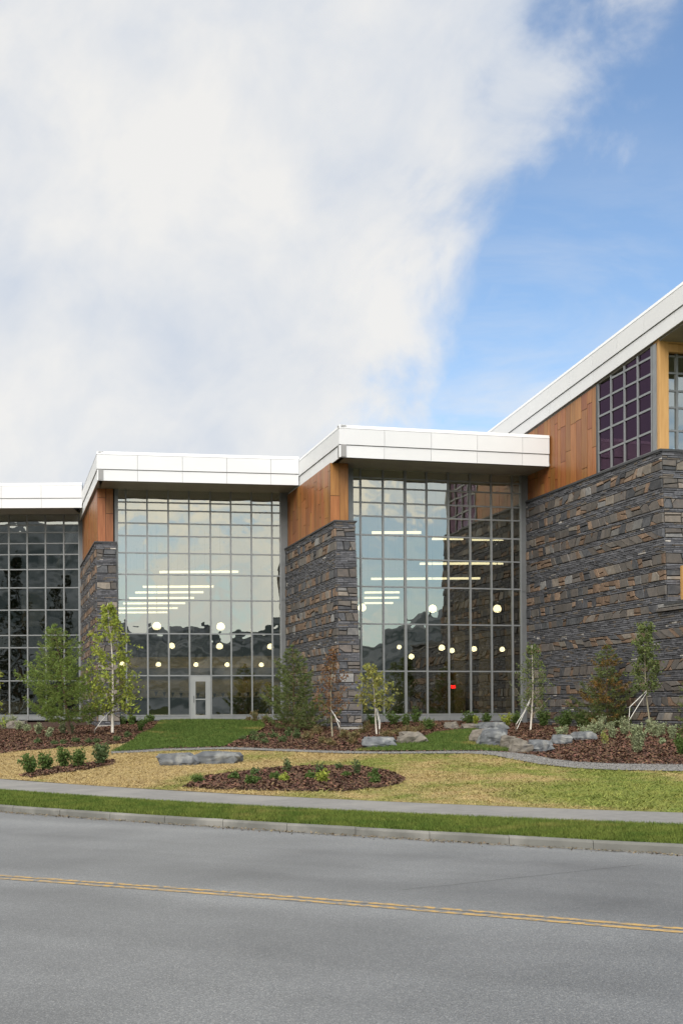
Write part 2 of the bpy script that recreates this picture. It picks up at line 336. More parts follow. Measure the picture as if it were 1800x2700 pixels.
def road_mat():
    m = bpy.data.materials.new('asphalt'); m.use_nodes = True; t = m.node_tree; t.nodes.clear(); L = t.links.new
    out = N('ShaderNodeOutputMaterial', t); b = N('ShaderNodeBsdfPrincipled', t); b.inputs['Roughness'].default_value = .5; b.inputs['Specular IOR Level'].default_value = .55
    pos = N('ShaderNodeNewGeometry', t)
    def vr(sc):
        v = N('ShaderNodeTexVoronoi', t); v.inputs['Scale'].default_value = sc; L(pos.outputs['Position'], v.inputs['Vector']); return v
    def nz(sc, det, st=(1, 1, 1), rot=0, di=0):
        mp = N('ShaderNodeMapping', t); L(pos.outputs['Position'], mp.inputs[0]); mp.inputs['Scale'].default_value = st; mp.inputs['Rotation'].default_value = (0, 0, rot)
        n = N('ShaderNodeTexNoise', t); n.inputs['Scale'].default_value = sc; n.inputs['Detail'].default_value = det; n.inputs['Distortion'].default_value = di; L(mp.outputs[0], n.inputs['Vector']); return n.outputs['Fac']
    agg = vr(115); c = N('ShaderNodeValToRGB', t); el = c.color_ramp.elements
    el[0].position = 0; el[0].color = (.115, .12, .126, 1); el[1].position = 1; el[1].color = (.355, .36, .362, 1)
    e = el.new(.45); e.color = (.176, .183, .192, 1); e = el.new(.8); e.color = (.21, .216, .224, 1)
    sepc = N('ShaderNodeSeparateColor', t); L(agg.outputs['Color'], sepc.inputs[0]); L(sepc.outputs[0], c.inputs[0])
    # wheel-worn bands run along the road
    sp = N('ShaderNodeSeparateXYZ', t); L(pos.outputs['Position'], sp.inputs[0]); wob = nz(.25, 2)
    acr = mth('ADD', mth('ADD', sp.outputs[1], mth('MULTIPLY', sp.outputs[0], .57, tree=t), tree=t), mth('MULTIPLY', wob, .9, tree=t), tree=t)
    cb = N('ShaderNodeCombineXYZ', t); L(acr, cb.inputs[0]); bn_ = N('ShaderNodeTexNoise', t); bn_.inputs['Scale'].default_value = .42; bn_.inputs['Detail'].default_value = 2.5; L(cb.outputs[0], bn_.inputs['Vector']); band = bn_.outputs['Fac']; big = nz(.5, 8)
    f = mth('ADD', mth('MULTIPLY', band, .55, tree=t), mth('MULTIPLY', big, .35, tree=t), tree=t)
    mr = N('ShaderNodeMapRange', t); L(f, mr.inputs[0]); mr.inputs[1].default_value = .3; mr.inputs[2].default_value = .6; mr.inputs[3].default_value = .50; mr.inputs[4].default_value = 1.10
    mx = N('ShaderNodeMixRGB', t); mx.blend_type = 'MULTIPLY'; mx.inputs[0].default_value = 1; L(c.outputs[0], mx.inputs[1]); L(mr.outputs[0], mx.inputs[2])
    L(mx.outputs[0], b.inputs['Base Color'])
    bp = N('ShaderNodeBump', t); bp.inputs['Strength'].default_value = .45; bp.inputs['Distance'].default_value = .004; L(agg.outputs['Distance'], bp.inputs['Height']); L(bp.outputs[0], b.inputs['Normal'])
    L(b.outputs[0], out.inputs[0]); MATS['asphalt'] = m
road_mat()

def struct(o): o['kind'] = 'structure'; return o
# wide ground sheet out to the horizon, and the hills that stand behind the camera
g = MB(); g.add([(-4000, -4000, -.15), (4000, -4000, -.15), (4000, 4000, -.15), (-4000, 4000, -.15)], [(0, 1, 2, 3)])
struct(g.build('ground', 'far_ground'))
def ridge(az):                             # skyline height in degrees, az from -Y towards +X
    k = [(-75, 6), (-40, 9.5), (-22, 10.0), (-12, 8.8), (-2, 6.2), (6, 4.9), (9, 4.9), (12, 4.1), (16, 4.2), (24, 3.2), (29, 2.7), (31.5, 3.7), (34, 4.7), (42, 6), (75, 5)]
    return float(np.interp(az, [a for a, _ in k], [h for _, h in k]))
hv = []; hf = []; na = 240; rings = [(260, 0), (420, .10), (640, .26), (860, .45), (1080, .66), (1250, .85), (1400, 1.0), (1650, .8)]
for i in range(na + 1):
    az = -75 + 150 * i / na
    for j, (r, q) in enumerate(rings):
        h = math.tan(R(ridge(az))) * 1400 * q
        p = Vector((r * math.sin(R(az)), -r * math.cos(R(az)), 0))
        nn = mnoise.fractal(p * .006 + Vector((3, 1, 0)), 0.9, 2.1, 6) + .55 * mnoise.fractal(p * .03, 0.9, 2.1, 4)
        hv.append((p.x, p.y, max(-.2, h * (1 + .0 * nn) + (nn * 16 * (q > 0) * min(1, q + .15)))))
m = len(rings)
for i in range(na):
    for j in range(m - 1): hf.append((i * m + j, (i + 1) * m + j, (i + 1) * m + j + 1, i * m + j + 1))
hb = MB(); hb.add(hv, hf); struct(hb.build('hills', 'hill'))

# road, kerb, verge, footway
XS = np.linspace(-60, 30, 181)
def strip(name, f0, f1, z0, z1, mat, xs=XS, bow=0.0):
    a = MB(); v = []
    for x in xs:
        y0 = float(f0(x)); y1 = float(f1(x)); v += [(x, y0, z0), (x, (y0 + y1) / 2, (z0 + z1) / 2 + bow), (x, y1, z1)]
    n = len(xs); a.add(v, [(i * 3 + k, (i + 1) * 3 + k, (i + 1) * 3 + k + 1, i * 3 + k + 1) for i in range(n - 1) for k in (0, 1)])
    return struct(a.build(name, mat))
strip('road', lambda x: -9 - .35 * x, lambda x: kerb_y(x) + .02, 0, 0, 'asphalt')
KW = .19                                    # kerb width measured in y
def ysh(f, d): return lambda x: float(f(x)) + d
strip('verge', ysh(kerb_y, KW - .03), walk_near, KERB_H - .005, .155, 'verge_grass', bow=.035)
strip('footway', walk_near, ysh(walk_far, .05), .15, .20, 'walk_asphalt')
kb = MB(); kb.box((-62, 0, -.3), (.01, 0, 0), (0, .01, 0), (0, 0, .01))
kerb = empty('kerb', (0, float(kerb_y(0)), 0)); kerb['kind'] = 'structure'
xx = -40.0; i = 0
while xx < 16:
    x1 = xx + 1.12 + random.uniform(-.02, .02); c = MB(); gap = .0035
    px = [xx + gap, (xx + x1) / 2, x1 - gap]; vs = []
    for x in px:
        y = float(kerb_y(x)); dz = random.uniform(-.003, .003)
        vs += [(x, y - .02, -.05), (x, y, 0.0), (x, y + .012, KERB_H - .03 + dz), (x, y + .04, KERB_H + dz), (x, y + KW, KERB_H + dz), (x, y + KW, -.05)]
    fs = [(k, k + 6, k + 7, k + 1) if False else (k * 6 + j, (k + 1) * 6 + j, (k + 1) * 6 + j + 1, k * 6 + j + 1) for k in (0, 1) for j in range(5)]
    fs += [(5, 4, 3, 2, 1, 0), (12, 13, 14, 15, 16, 17)]
    c.add(vs, fs); c.build('kerb_stone', 'concrete', kerb); xx = x1
    i += 1
# pale gutter lip beside the kerb, yellow centre lines, one sealed joint
a = strip('gutter_line', ysh(kerb_y, -.07), ysh(kerb_y, -.03), .004, .004, 'foundation')
for off in (-.13, .09):
    a = strip('centre_line', ysh(yel_y, off), ysh(yel_y, off + .125), .004, .004, 'paint_yellow')
j0 = gp(1060, 2347, 0); j1 = gp(1690, 2280, 0); jm = MB(); jp = []
pm('tar', (.10, .10, .102), (.14, .14, .14), 9, .8)
for k in range(25):
    q = k / 24; x = j0[0] + (j1[0] - j0[0]) * q; y = j0[1] + (j1[1] - j0[1]) * q + .03 * mnoise.noise((q * 9, 0, 0)); w = .007 + .004 * mnoise.noise((q * 20, 5, 0))
    jp += [(x, y - w, .004), (x, y + w, .004)]
jm.add(jp, [(2 * k, 2 * k + 2, 2 * k + 3, 2 * k + 1) for k in range(24)]); struct(jm.build('road_joint', 'tar'))

# sheets that follow the terrain
def inside(px, py, poly):
    poly = np.asarray(poly); r = np.zeros(len(px), bool); n = len(poly); j = n - 1
    for i in range(n):
        xi, yi = poly[i]; xj, yj = poly[j]
        c = ((yi > py) != (yj > py)) & (px < (xj - xi) * (py - yi) / (yj - yi + 1e-12) + xi); r ^= c; j = i
    return r
def resample(poly, step, jit=0.0, seed=0):
    out = []; n = len(poly)
    for i in range(n):
        p = np.array(poly[i]); q = np.array(poly[(i + 1) % n]); L = np.linalg.norm(q - p); k = max(1, int(L / step))
        if L > 30: k = max(1, int(L / 3))
        for t in range(k):
            x = p + (q - p) * t / k
            if jit: x = x + np.array([mnoise.noise((x[0] * 1.7, x[1] * 1.7, seed)), mnoise.noise((x[0] * 1.7, x[1] * 1.7, seed + 7.7))]) * jit
            out.append((float(x[0]), float(x[1])))
    return out
def sheet(name, poly, off, mat, step=.7, jit=0.0, kind='structure', rim=True):
    b = resample(poly, step * .5, jit, off * 100); B = np.array(b)
    gx, gy = np.meshgrid(np.arange(B[:, 0].min(), B[:, 0].max(), step), np.arange(B[:, 1].min(), B[:, 1].max(), step)); gx = gx.ravel() + rng.uniform(-.1, .1, gx.size) * step; gy = gy.ravel() + rng.uniform(-.1, .1, gy.size) * step
    k = inside(gx, gy, B); P = np.r_[B, np.c_[gx[k], gy[k]]]
    vo, _, fo, *_ = delaunay_2d_cdt([Vector(p) for p in P], [], [list(range(len(b)))], 1, 1e-4)
    V = np.array([(p.x, p.y) for p in vo]); z = terr(V[:, 0], V[:, 1]) + off
    o = tri_mesh(name, np.c_[V, z], np.array([list(f) for f in fo if len(f) == 3]), mat); o['kind'] = kind
    o.data.polygons.foreach_set('use_smooth', [True] * len(o.data.polygons)); return o
def GP(lst): return [tuple(G(u, v)[:2]) for u, v in lst]
lp = [(x, float(walk_far(x)) + .02) for x in np.linspace(-48, 26, 60)] + [(26, 92), (-48, 92)]
sheet('lawn', lp, 0.0, 'dry_lawn', .9)
PF = [(293, 1984), (430, 1976.5), (603, 1972.5), (700, 1976), (900, 1983), (1000, 1984.5), (1100, 1984), (1200, 1982.5), (1290, 1983), (1350, 1987), (1405, 1994), (1450, 2003), (1520, 2012), (1620, 2017), (1800, 2019.5), (1990, 2022)]
PN = [(293, 1988.5), (430, 1981.5), (603, 1977.5), (700, 1981), (900, 1988.5), (1100, 1989), (1230, 1988.5), (1302, 1994), (1350, 2004), (1428, 2018), (1520, 2028), (1620, 2033), (1800, 2036), (1990, 2039)]
ML = [(-200, 1995), (0, 1988), (60, 1981), (143, 1973.5), (281, 1965.5), (315, 1962), (350, 1955)]
P_far = GP(PF); P_near = GP(PN)
mulch_poly = GP(ML) + P_far[1:] + [(25, 88), (-40, 88)]
sheet('mulch_bed', mulch_poly, .016, 'mulch', .6, .10)
sheet('gravel_path', P_far + P_near[::-1], .032, 'gravel', .4, .05)
# ------------------------------------------------------------------ building lay-out (xy lines)
def unit(x, y): l = math.hypot(x, y); return (x / l, y / l)
class Face:                                 # an upright facade line: origin o, direction e (to the right), normal n to the camera side
    def __init__(s, o, e): s.o = Vector((o[0], o[1], 0)); s.e = Vector((e[0], e[1], 0)); s.n = Vector((e[1], -e[0], 0))
    def s_of(s, u, v=1600): return (hit(u, v, s.o, s.e) - s.o).dot(s.e)
    def z_of(s, u, v): return hit(u, v, s.o, s.e).z
    def P(s, t, z, off=0.0): q = s.o + s.e * t + s.n * off; return Vector((q.x, q.y, z))
    def shifted(s, off): q = s.o + s.n * off; return Face((q.x, q.y), (s.e.x, s.e.y))
e2 = unit(1, .168); e3 = unit(1, .2545)
def at_depth(u, v, d): p = W(u, v, d); return (p.x, p.y)
F1 = Face(at_depth(100, 1600, 81.0), unit(1, -.004))
F2 = Face(at_depth(530, 1600, 70.5), e2)
F3 = Face(at_depth(1150, 1600, 64.5), e3)
FLOOR = 1.70; BACK = 112.0
Fn1, Fn2, Fn3 = F1, F2, F3
# long stone walls that run back from the front: from the back corner to the front corner
def wall_line(ub, vb, db, uf, vf, df):
    p = W(ub, vb, db); q = W(uf, vf, df); z = (p.z + q.z) / 2
    return Face((p.x, p.y), unit(q.x - p.x, q.y - p.y)), math.hypot(q.x - p.x, q.y - p.y), z
S1, L1, Z1 = wall_line(215.5, 1496, 81.0, 254.5, 1431, 69.2)
S2, L2, Z2 = wall_line(754, 1450, 71.2, 885, 1376, 60.6)
S4, L4, Z4 = wall_line(1387, 1327, 65.66, 1742, 1191, 52.5)
# travelling towards the camera the outer side is on the left hand of the picture: normal must point to -x
for S in (S1, S2, S4):
    if S.n.x > 0: S.n = -S.n

B1 = empty('building', (F1.o.x, F1.o.y, .8), 'rearmost dark glazed hall with white flat roof, dark mountain mirrored in its panes', 'building')
B2 = empty('building', (F2.o.x, F2.o.y, .8), 'glazed hall with the grey glass entrance door and white flat roof edge', 'building')
B3 = empty('building', (F3.o.x, F3.o.y, .8), 'glazed hall joined to the tall stone wing, its right panes mirroring that wing', 'building')
B4 = empty('building', (S4.o.x, S4.o.y, .8), 'tall stone and wood wing with rising white roof and dark purple corner window', 'building')

# ------------------------------------------------------------------ curtain walls
pane_me = {}
def pane_mesh(mat):
    if mat not in pane_me:
        me = bpy.data.meshes.new('pane'); h = .5
        v = [(-h, -h, -h), (h, -h, -h), (h, h, -h), (-h, h, -h), (-h, -h, h), (h, -h, h), (h, h, h), (-h, h, h)]
        f = [(3, 2, 1, 0), (4, 5, 6, 7), (0, 1, 5, 4), (1, 2, 6, 5), (2, 3, 7, 6), (3, 0, 4, 7)]
        me.from_pydata(v, [], f); me.materials.append(MATS['clear_edge']); me.materials.append(MATS[mat])
        me.polygons[2].material_index = 1; me.update(); pane_me[mat] = me      # the outer face (-y) carries the coating
    return pane_me[mat]
def pane(parent, c, w, h, e, mat='coated_glass', tilt=.15, name='pane'):
    o = bpy.data.objects.new(name, pane_mesh(mat)); COL.objects.link(o); o.parent = parent
    o.location = Vector(c) - WLOC[parent.name]; o.scale = (w, .012, h)
    o.rotation_euler = (R(random.gauss(0, tilt)), 0, math.atan2(e.y, e.x) + R(random.gauss(0, tilt))); return o
def bar(parent, name, P, s0, s1, z0, z1, o0, o1, mat='frame_metal'):
    a = MB(); q = P(s0, z0, o0); a.box(q, P(s1, z0, o0) - q, P(s0, z0, o1) - q, Vector((0, 0, z1 - z0))); return a.build(name, mat, parent)
def curtain(B, Fc, us, uref, vs, vbot, skip=None, mw=.085, heavy=()):
    """us: mullion pixels (first and last are the jambs), vs: transom pixels from top to base"""
    cw_m = MB(); ss = [Fc.s_of(u, 1590) for u in us]; zs = [Fc.z_of(uref, v) for v in vs]; zb = Fc.z_of(uref, vbot)
    q = Fc.P(ss[0] - .05, zb, -.16); cw_m.box(q, Fc.P(ss[-1] + .05, zb, -.16) - q, Fc.P(ss[0] - .05, zb, .03) - q, Vector((0, 0, zs[-1] - zb)))
    cw = cw_m.build('curtain_wall', 'frame_metal', B)
    for i, s in enumerate(ss):
        w = mw * (1.5 if i in heavy else 1)
        bar(cw, 'mullion', Fc.P, s - w / 2, s + w / 2, zb + .01, zs[0], -.10, .075)
        if i < len(ss) - 1:                     # raised sill panels
            bar(cw, 'sill_panel', Fc.P, s + .08, ss[i + 1] - .08, zb + .05, zs[-1] - .06, .03, .045)
    for j, z in enumerate(zs):
        for i in range(len(ss) - 1):
            if skip and i == skip[0] and j == len(zs) - 1: continue
            bar(cw, 'transom', Fc.P, ss[i] + .045, ss[i + 1] - .045, z - .034, z + .034, -.09, .06)
    for i in range(len(ss) - 1):
        for j in range(len(zs) - 1):
            if skip and i == skip[0] and j == len(zs) - 2: continue
            pane(cw, Fc.P((ss[i] + ss[i + 1]) / 2, (zs[j] + zs[j + 1]) / 2, 0), ss[i + 1] - ss[i] - .05, zs[j] - zs[j + 1] - .05, Fc.e)
    return cw, ss, zs, zb
us1 = [-119, -71, -23, 25.3, 73.5, 121.7, 170, 210]
cw1, ss1, zs1, zb1 = curtain(B1, F1, us1, 100, [1357, 1384.7, 1404.3, 1433.3, 1462.4, 1501.8, 1550, 1608.5, 1675.2, 1707.7, 1795, 1885.5], 1899)
us2 = [311, 333.3, 389.4, 444.9, 499.5, 555.8, 609.4, 663.6, 717.8, 740]
cw2, ss2, zs2, zb2 = curtain(B2, F2, us2, 440, [1289.5, 1326, 1347, 1380.8, 1414, 1459, 1515.5, 1582.5, 1671, 1781.5, 1886.5], 1899, skip=(4,))
us3 = [929.5, 951, 1010, 1068, 1124.8, 1181.6, 1239, 1294.5, 1349.6, 1372]
cw3, ss3, zs3, zb3 = curtain(B3, F3, us3, 1098, [1242, 1265.6, 1291.6, 1329.5, 1365, 1414, 1476, 1549, 1646.4, 1770, 1883.7], 1903, heavy=(3,))
# metal pilasters beside the glass
def pil(B, Fc, u0, u1, z0, z1, o0=-.2, o1=.10, mat='pilaster_metal'):
    s0 = Fc.s_of(u0, 1590); s1 = Fc.s_of(u1, 1590); zm = (z0 * .45 + z1 * .55)
    p = bar(B, 'pilaster', Fc.P, s0, s1, z0, zm, o0, o1, mat); bar(p, 'upper_sheet', Fc.P, s0, s1, zm + .012, z1, o0, o1, mat); return p
pil(B1, F1, 211.5, 221, .7, zs1[0]); pil(B2, F2, 294, 310, .7, zs2[0], mat='frame_metal'); pil(B2, F2, 741.5, 762, .7, zs2[0])
pil(B3, F3, 911, 928, .7, zs3[0], mat='frame_metal'); pil(B3, F3, 1373.5, 1390, .7, zs3[0])

# entrance door
sA = ss2[4] + .05; sB = ss2[5] - .05; zd0 = zb2 + .01; zd1 = zs2[-2] - .04
dr = bar(B2, 'door', F2.P, sA, sA + .10, zd0, zd1, -.06, .10, 'trim_metal' if 'trim_metal' in MATS else 'frame_metal')
pm('door_metal', (.30, .315, .325), (.33, .345, .35), 2, .4, metal=.15); dr.data.materials[0] = MATS['door_metal']
for (a_, b_, c_, d_) in [(sB - .10, sB, zd0, zd1), (sA + .1, sB - .1, zd1 - .11, zd1), (sA + .10, sA + .26, zd0, zd1 - .11), (sB - .26, sB - .10, zd0, zd1 - .11),
                         (sA + .26, sB - .26, zd0, zd0 + .26), (sA + .26, sB - .26, zd1 - .28, zd1 - .11)]:
    bar(dr, 'door_rail', F2.P, a_, b_, c_, d_, -.05, .085, 'door_metal')
zmid = zd0 + .26 + (zd1 - zd0 - .54) * .47
bar(dr, 'push_bar', F2.P, sA + .26, sB - .26, zmid - .03, zmid + .03, .03, .10, 'door_metal')
pane(dr, F2.P((sA + sB) / 2, (zd0 + .26 + zmid) / 2, .02), sB - sA - .5, zmid - zd0 - .28, F2.e); pane(dr, F2.P((sA + sB) / 2, (zd1 - .28 + zmid) / 2, .02), sB - sA - .5, zd1 - .3 - zmid, F2.e)
hd = MB(); hd.tube([F2.P(sA + .17, zd0 + .95, .09), F2.P(sA + .17, zd0 + .95, .15), F2.P(sA + .17, zd0 + 1.3, .15), F2.P(sA + .17, zd0 + 1.3, .09)], .016); hd.build('handle', 'chrome', dr)

# ------------------------------------------------------------------ roof edges
CAP, UP, GAP_, LOW = .165, .755, .032, .563
FH = CAP + UP + GAP_ + LOW
def fascia(B, pts, ztop, joint, slope=None, zfun=None, start=0.0, name='roof_fascia', first=None):
    """pts: xy corners, the outer side on the left of travel is decided by 'n' given per run. ztop: number or function of xy"""
    zt = (lambda p: ztop) if not callable(ztop) else ztop
    core = MB(); par = None; runs = []
    for (p, q, n) in pts:
        p = Vector((*p, 0)); q = Vector((*q, 0)); e = (q - p).normalized(); n = Vector((*n, 0)).normalized(); Ln = (q - p).length
        def P(s, dz, off, p=p, e=e, n=n):
            x = p + e * s + n * off; b = p + e * s; return Vector((x.x, x.y, zt(b) - dz))
        runs.append((P, Ln))
        def slab(a, P, s0, s1, d0, d1, o0, o1):
            v = [P(s0, d1, o0), P(s1, d1, o0), P(s1, d1, o1), P(s0, d1, o1), P(s0, d0, o0), P(s1, d0, o0), P(s1, d0, o1), P(s0, d0, o1)]
            fl = (v[1] - v[0]).cross(v[3] - v[0]).z < 0
            f = [(3, 2, 1, 0), (4, 5, 6, 7), (0, 1, 5, 4), (1, 2, 6, 5), (2, 3, 7, 6), (3, 0, 4, 7)]
            a.add(v, [x[::-1] for x in f] if fl else f)
        slab(core, P, 0, Ln, .02, FH - .03, -.34, -.095)
    fo = core.build(name, 'fascia_core', B)
    for r, (P, Ln) in enumerate(runs):
        c = MB()
        v = [P(-.0, CAP, .012), P(Ln, CAP, .012), P(Ln, .0, -.05), P(0, 0, -.05), P(Ln, 0, -.38), P(0, 0, -.38), P(Ln, CAP, -.38), P(0, CAP, -.38)]
        c.add(v, [(0, 1, 2, 3), (3, 2, 4, 5), (5, 4, 6, 7), (0, 3, 5, 7), (1, 6, 4, 2), (0, 7, 6, 1)]); c.build('cap_flashing', 'white_metal', fo)
        s = 0.0; k = 0
        while s < Ln - .02:
            s1 = min(Ln, s + (joint[r] if k else (first[r] if first else joint[r])))
            if Ln - s1 < .25: s1 = Ln
            for d0, d1, o in ((CAP + .012, CAP + UP, 0.0), (CAP + UP + GAP_, FH, -.05)):
                a = MB(); slab(a, P, s + .008, s1 - .008, d0, d1, -.034 + o * .0 - (.05 if o else 0), o); a.build('fascia_panel', 'white_metal', fo)
            s = s1; k += 1
    return fo
def isect(p, e, q, f):                      # two xy lines
    d = e[0] * (-f[1]) + f[0] * e[1]; t = ((q[0] - p[0]) * (-f[1]) + f[0] * (q[1] - p[1])) / d; return (p[0] + e[0] * t, p[1] + e[1] * t)
OV = 2.9
E1 = F1.shifted(OV); E2 = F2.shifted(OV); E3 = F3.shifted(OV)
c2 = hit(255.5, 1189, E2.o, E2.e); c3 = hit(894, 1119, E3.o, E3.e)
zt2 = c2.z; zt3 = c3.z; zt1 = hit(100, 1273, E1.o, E1.e).z
d2 = (S1.e.x, S1.e.y); d3 = (S2.e.x, S2.e.y)          # towards the camera
b2 = (c2.x - d2[0] * 17, c2.y - d2[1] * 17); b3 = (c3.x - d3[0] * 15, c3.y - d3[1] * 15)
nside = (S2.n.x, S2.n.y)
w4 = (S4.o.x + S4.n.x * .02, S4.o.y + S4.n.y * .02)
r3 = isect((E3.o.x, E3.o.y), (E3.e.x, E3.e.y), w4, (S4.e.x, S4.e.y))
j21 = isect((E1.o.x, E1.o.y), (E1.e.x, E1.e.y), (c2.x, c2.y), d2)
j32 = isect((E2.o.x, E2.o.y), (E2.e.x, E2.e.y), (c3.x, c3.y), d3)
l1 = (E1.o.x - E1.e.x * 16, E1.o.y - E1.e.y * 16)
def pxs(E, a, b, us): return None
fascia(B1, [(l1, j21, (E1.n.x, E1.n.y))], zt1, [2.42])
fascia(B2, [(b2, (c2.x, c2.y), (S1.n.x, S1.n.y)), ((c2.x, c2.y), j32, (E2.n.x, E2.n.y))], zt2, [2.42, 2.32], first=[2.42, 2.08])
fascia(B3, [(b3, (c3.x, c3.y), nside), ((c3.x, c3.y), r3, (E3.n.x, E3.n.y))], zt3, [2.42, 2.32], first=[1.9, 2.2])
# roof decks (top) and boarded soffits (underside)
def slab_poly(B, name, poly, z0, z1, mat): a = MB(); a.prism(poly, z0, z1); return a.build(name, mat, B)
def pull(p, q, k): l = math.hypot(q[0] - p[0], q[1] - p[1]); return (p[0] + (q[0] - p[0]) * k / l, p[1] + (q[1] - p[1]) * k / l)
def soffit(B, Fc, sA_, sB_, z, left=None):
    """one long soffit board after another, running along the front"""
    so = bar(B, 'soffit', Fc.P, sA_, sB_, z + .06, z + .10, -.05, OV - .1, 'soffit_metal'); n = 10; w = (OV - .08) / n
    for k in range(n): bar(so, 'soffit_board', Fc.P, sA_, sB_, z, z + .045, -.02 + k * w + .008, -.02 + (k + 1) * w - .008, 'soffit_metal')
soffit(B1, F1, -15, F1.s_of(214), zt1 - FH + .03)
sl2 = (Vector((c2.x, c2.y, 0)) - F2.o).dot(F2.e) + .1; sr2 = (Vector((*j32, 0)) - F2.o).dot(F2.e) + .3
soffit(B2, F2, sl2 - .0, sr2, zt2 - FH + .03)
sl3 = (Vector((c3.x, c3.y, 0)) - F3.o).dot(F3.e) + .1; sr3 = (Vector((*r3, 0)) - F3.o).dot(F3.e) + .45
soffit(B3, F3, sl3, sr3, zt3 - FH + .03)
back4 = isect((S4.o.x, S4.o.y), (S4.e.x, S4.e.y), (0, BACK), (1, 0)); back3 = isect((c3.x, c3.y), d3, (0, BACK), (1, 0)); back2 = isect((c2.x, c2.y), d2, (0, BACK), (1, 0))
slab_poly(B1, 'roof_deck', [pull(l1, (l1[0], l1[1] + 9), .35), pull(j21, (j21[0], j21[1] + 9), .35), (back2[0], BACK), (-32, BACK)], zt1 - 1.2, zt1 - .08, 'fascia_core')
slab_poly(B2, 'roof_deck', [(c2.x + .3, c2.y + .35), (j32[0], j32[1] + .35), (back3[0], BACK), (back2[0] + .3, BACK)], zt2 - 1.2, zt2 - .08, 'fascia_core')
slab_poly(B3, 'roof_deck', [(c3.x + .3, c3.y + .35), (r3[0], r3[1] + .35), (S4.o.x + 5.9, S4.o.y + .3), (S4.o.x + 5.9, BACK), (back3[0] + .3, BACK)], zt3 - 1.2, zt3 - .08, 'fascia_core')

# ------------------------------------------------------------------ insides seen through the glass
hall_floor = [(-32, F1.o.y + .2), (F1.P(F1.s_of(216), 0).x, F1.o.y + .2), (F2.P(F2.s_of(300), 0).x, F2.P(F2.s_of(300), 0).y + .2), (F2.P(F2.s_of(760), 0).x, F2.P(F2.s_of(760), 0).y + .2),
              (F3.P(F3.s_of(925), 0).x, F3.P(F3.s_of(925), 0).y + .2), (F3.P(F3.s_of(1388), 0).x, F3.P(F3.s_of(1388), 0).y + .2), (S4.o.x + 5.9, S4.o.y + .3), (S4.o.x + 5.9, BACK), (-32, BACK)]
slab_poly(B2, 'interior_floor', hall_floor, FLOOR - .3, FLOOR, 'interior_floor')
slab_poly(B2, 'interior_back_wall', [(-34, BACK), (16, BACK), (16, BACK + .3), (-34, BACK + .3)], FLOOR - .3, 17, 'interior_wall')
slab_poly(B1, 'interior_side_wall', [(-32.3, F1.o.y), (-32, F1.o.y), (-32, BACK), (-32.3, BACK)], FLOOR - .3, 17, 'interior_wall')
# dividing walls between the halls follow the stone walls back
def divider(B, S, L, y1, mat='interior_wall', z1=15.5):
    p = S.o - S.n * .5; t = (y1 - p.y) / S.e.y; q = p + S.e * t
    slab_poly(B, 'interior_partition', [(p.x, p.y), (q.x, q.y), (q.x + .3, q.y), (p.x + .3, p.y)], FLOOR - .3, z1, mat)
divider(B2, S1, L1, BACK)
slab_poly(B3, 'interior_side_wall', [(S4.o.x + 5.6, S4.o.y + .5), (S4.o.x + 5.9, S4.o.y + .5), (S4.o.x + 5.9, BACK), (S4.o.x + 5.6, BACK)], FLOOR - .3, 15.2, 'interior_wall')
slab_poly(B3, 'interior_cross_wall', [(S4.o.x - .1, S4.o.y + .35), (S4.o.x + 5.9, S4.o.y + .35), (S4.o.x + 5.9, S4.o.y + .6), (S4.o.x - .1, S4.o.y + .6)], FLOOR - .3, 15.2, 'interior_wall')
# low beige hall wall and gallery band at the back of the middle hall, darker structure in the others
def inner(B, name, u0, u1, v0, v1, d, th, mat):
    p = W(u0, v0, d); q = W(u1, v1, d); a = MB(); a.box((p.x, d, min(p.z, q.z)), (q.x - p.x, 0, 0), (0, th, 0), (0, 0, abs(p.z - q.z))); return a.build(name, mat, B)
inner(B2, 'interior_beige_wall', 300, 800, 1731, 1840, 105.5, .3, 'interior_beige')
inner(B2, 'interior_dark_band', 300, 800, 1763, 1782, 105.0, .3, 'interior_dark')
inner(B2, 'interior_gallery_opening', 360, 640, 1693, 1731, 105.2, .3, 'interior_dark')
inner(B2, 'interior_low_wall', 300, 800, 1840, 1881, 100.0, .3, 'interior_dark')
inner(B3, 'interior_beige_wall', 1140, 1380, 1660, 1880, 96, .3, 'interior_wall')
for u0, u1 in ((1196, 1226), (1262, 1290), (1332, 1352)): inner(B3, 'interior_column', u0, u1, 1560, 1885, 92, .4, 'interior_beige')
inner(B3, 'interior_gallery_band', 1060, 1380, 1650, 1662, 90, .3, 'interior_dark')
inner(B1, 'interior_gallery', -120, 215, 1676, 1707, 84, .4, 'interior_dark')
inner(B1, 'interior_glow_patch', 58, 122, 1560, 1652, 97, .3, 'interior_beige')  # beige panel stands in for a warm glow; no lamp lights it
inner(B1, 'interior_counter', -60, 130, 1850, 1880, 92, .6, 'interior_wall')

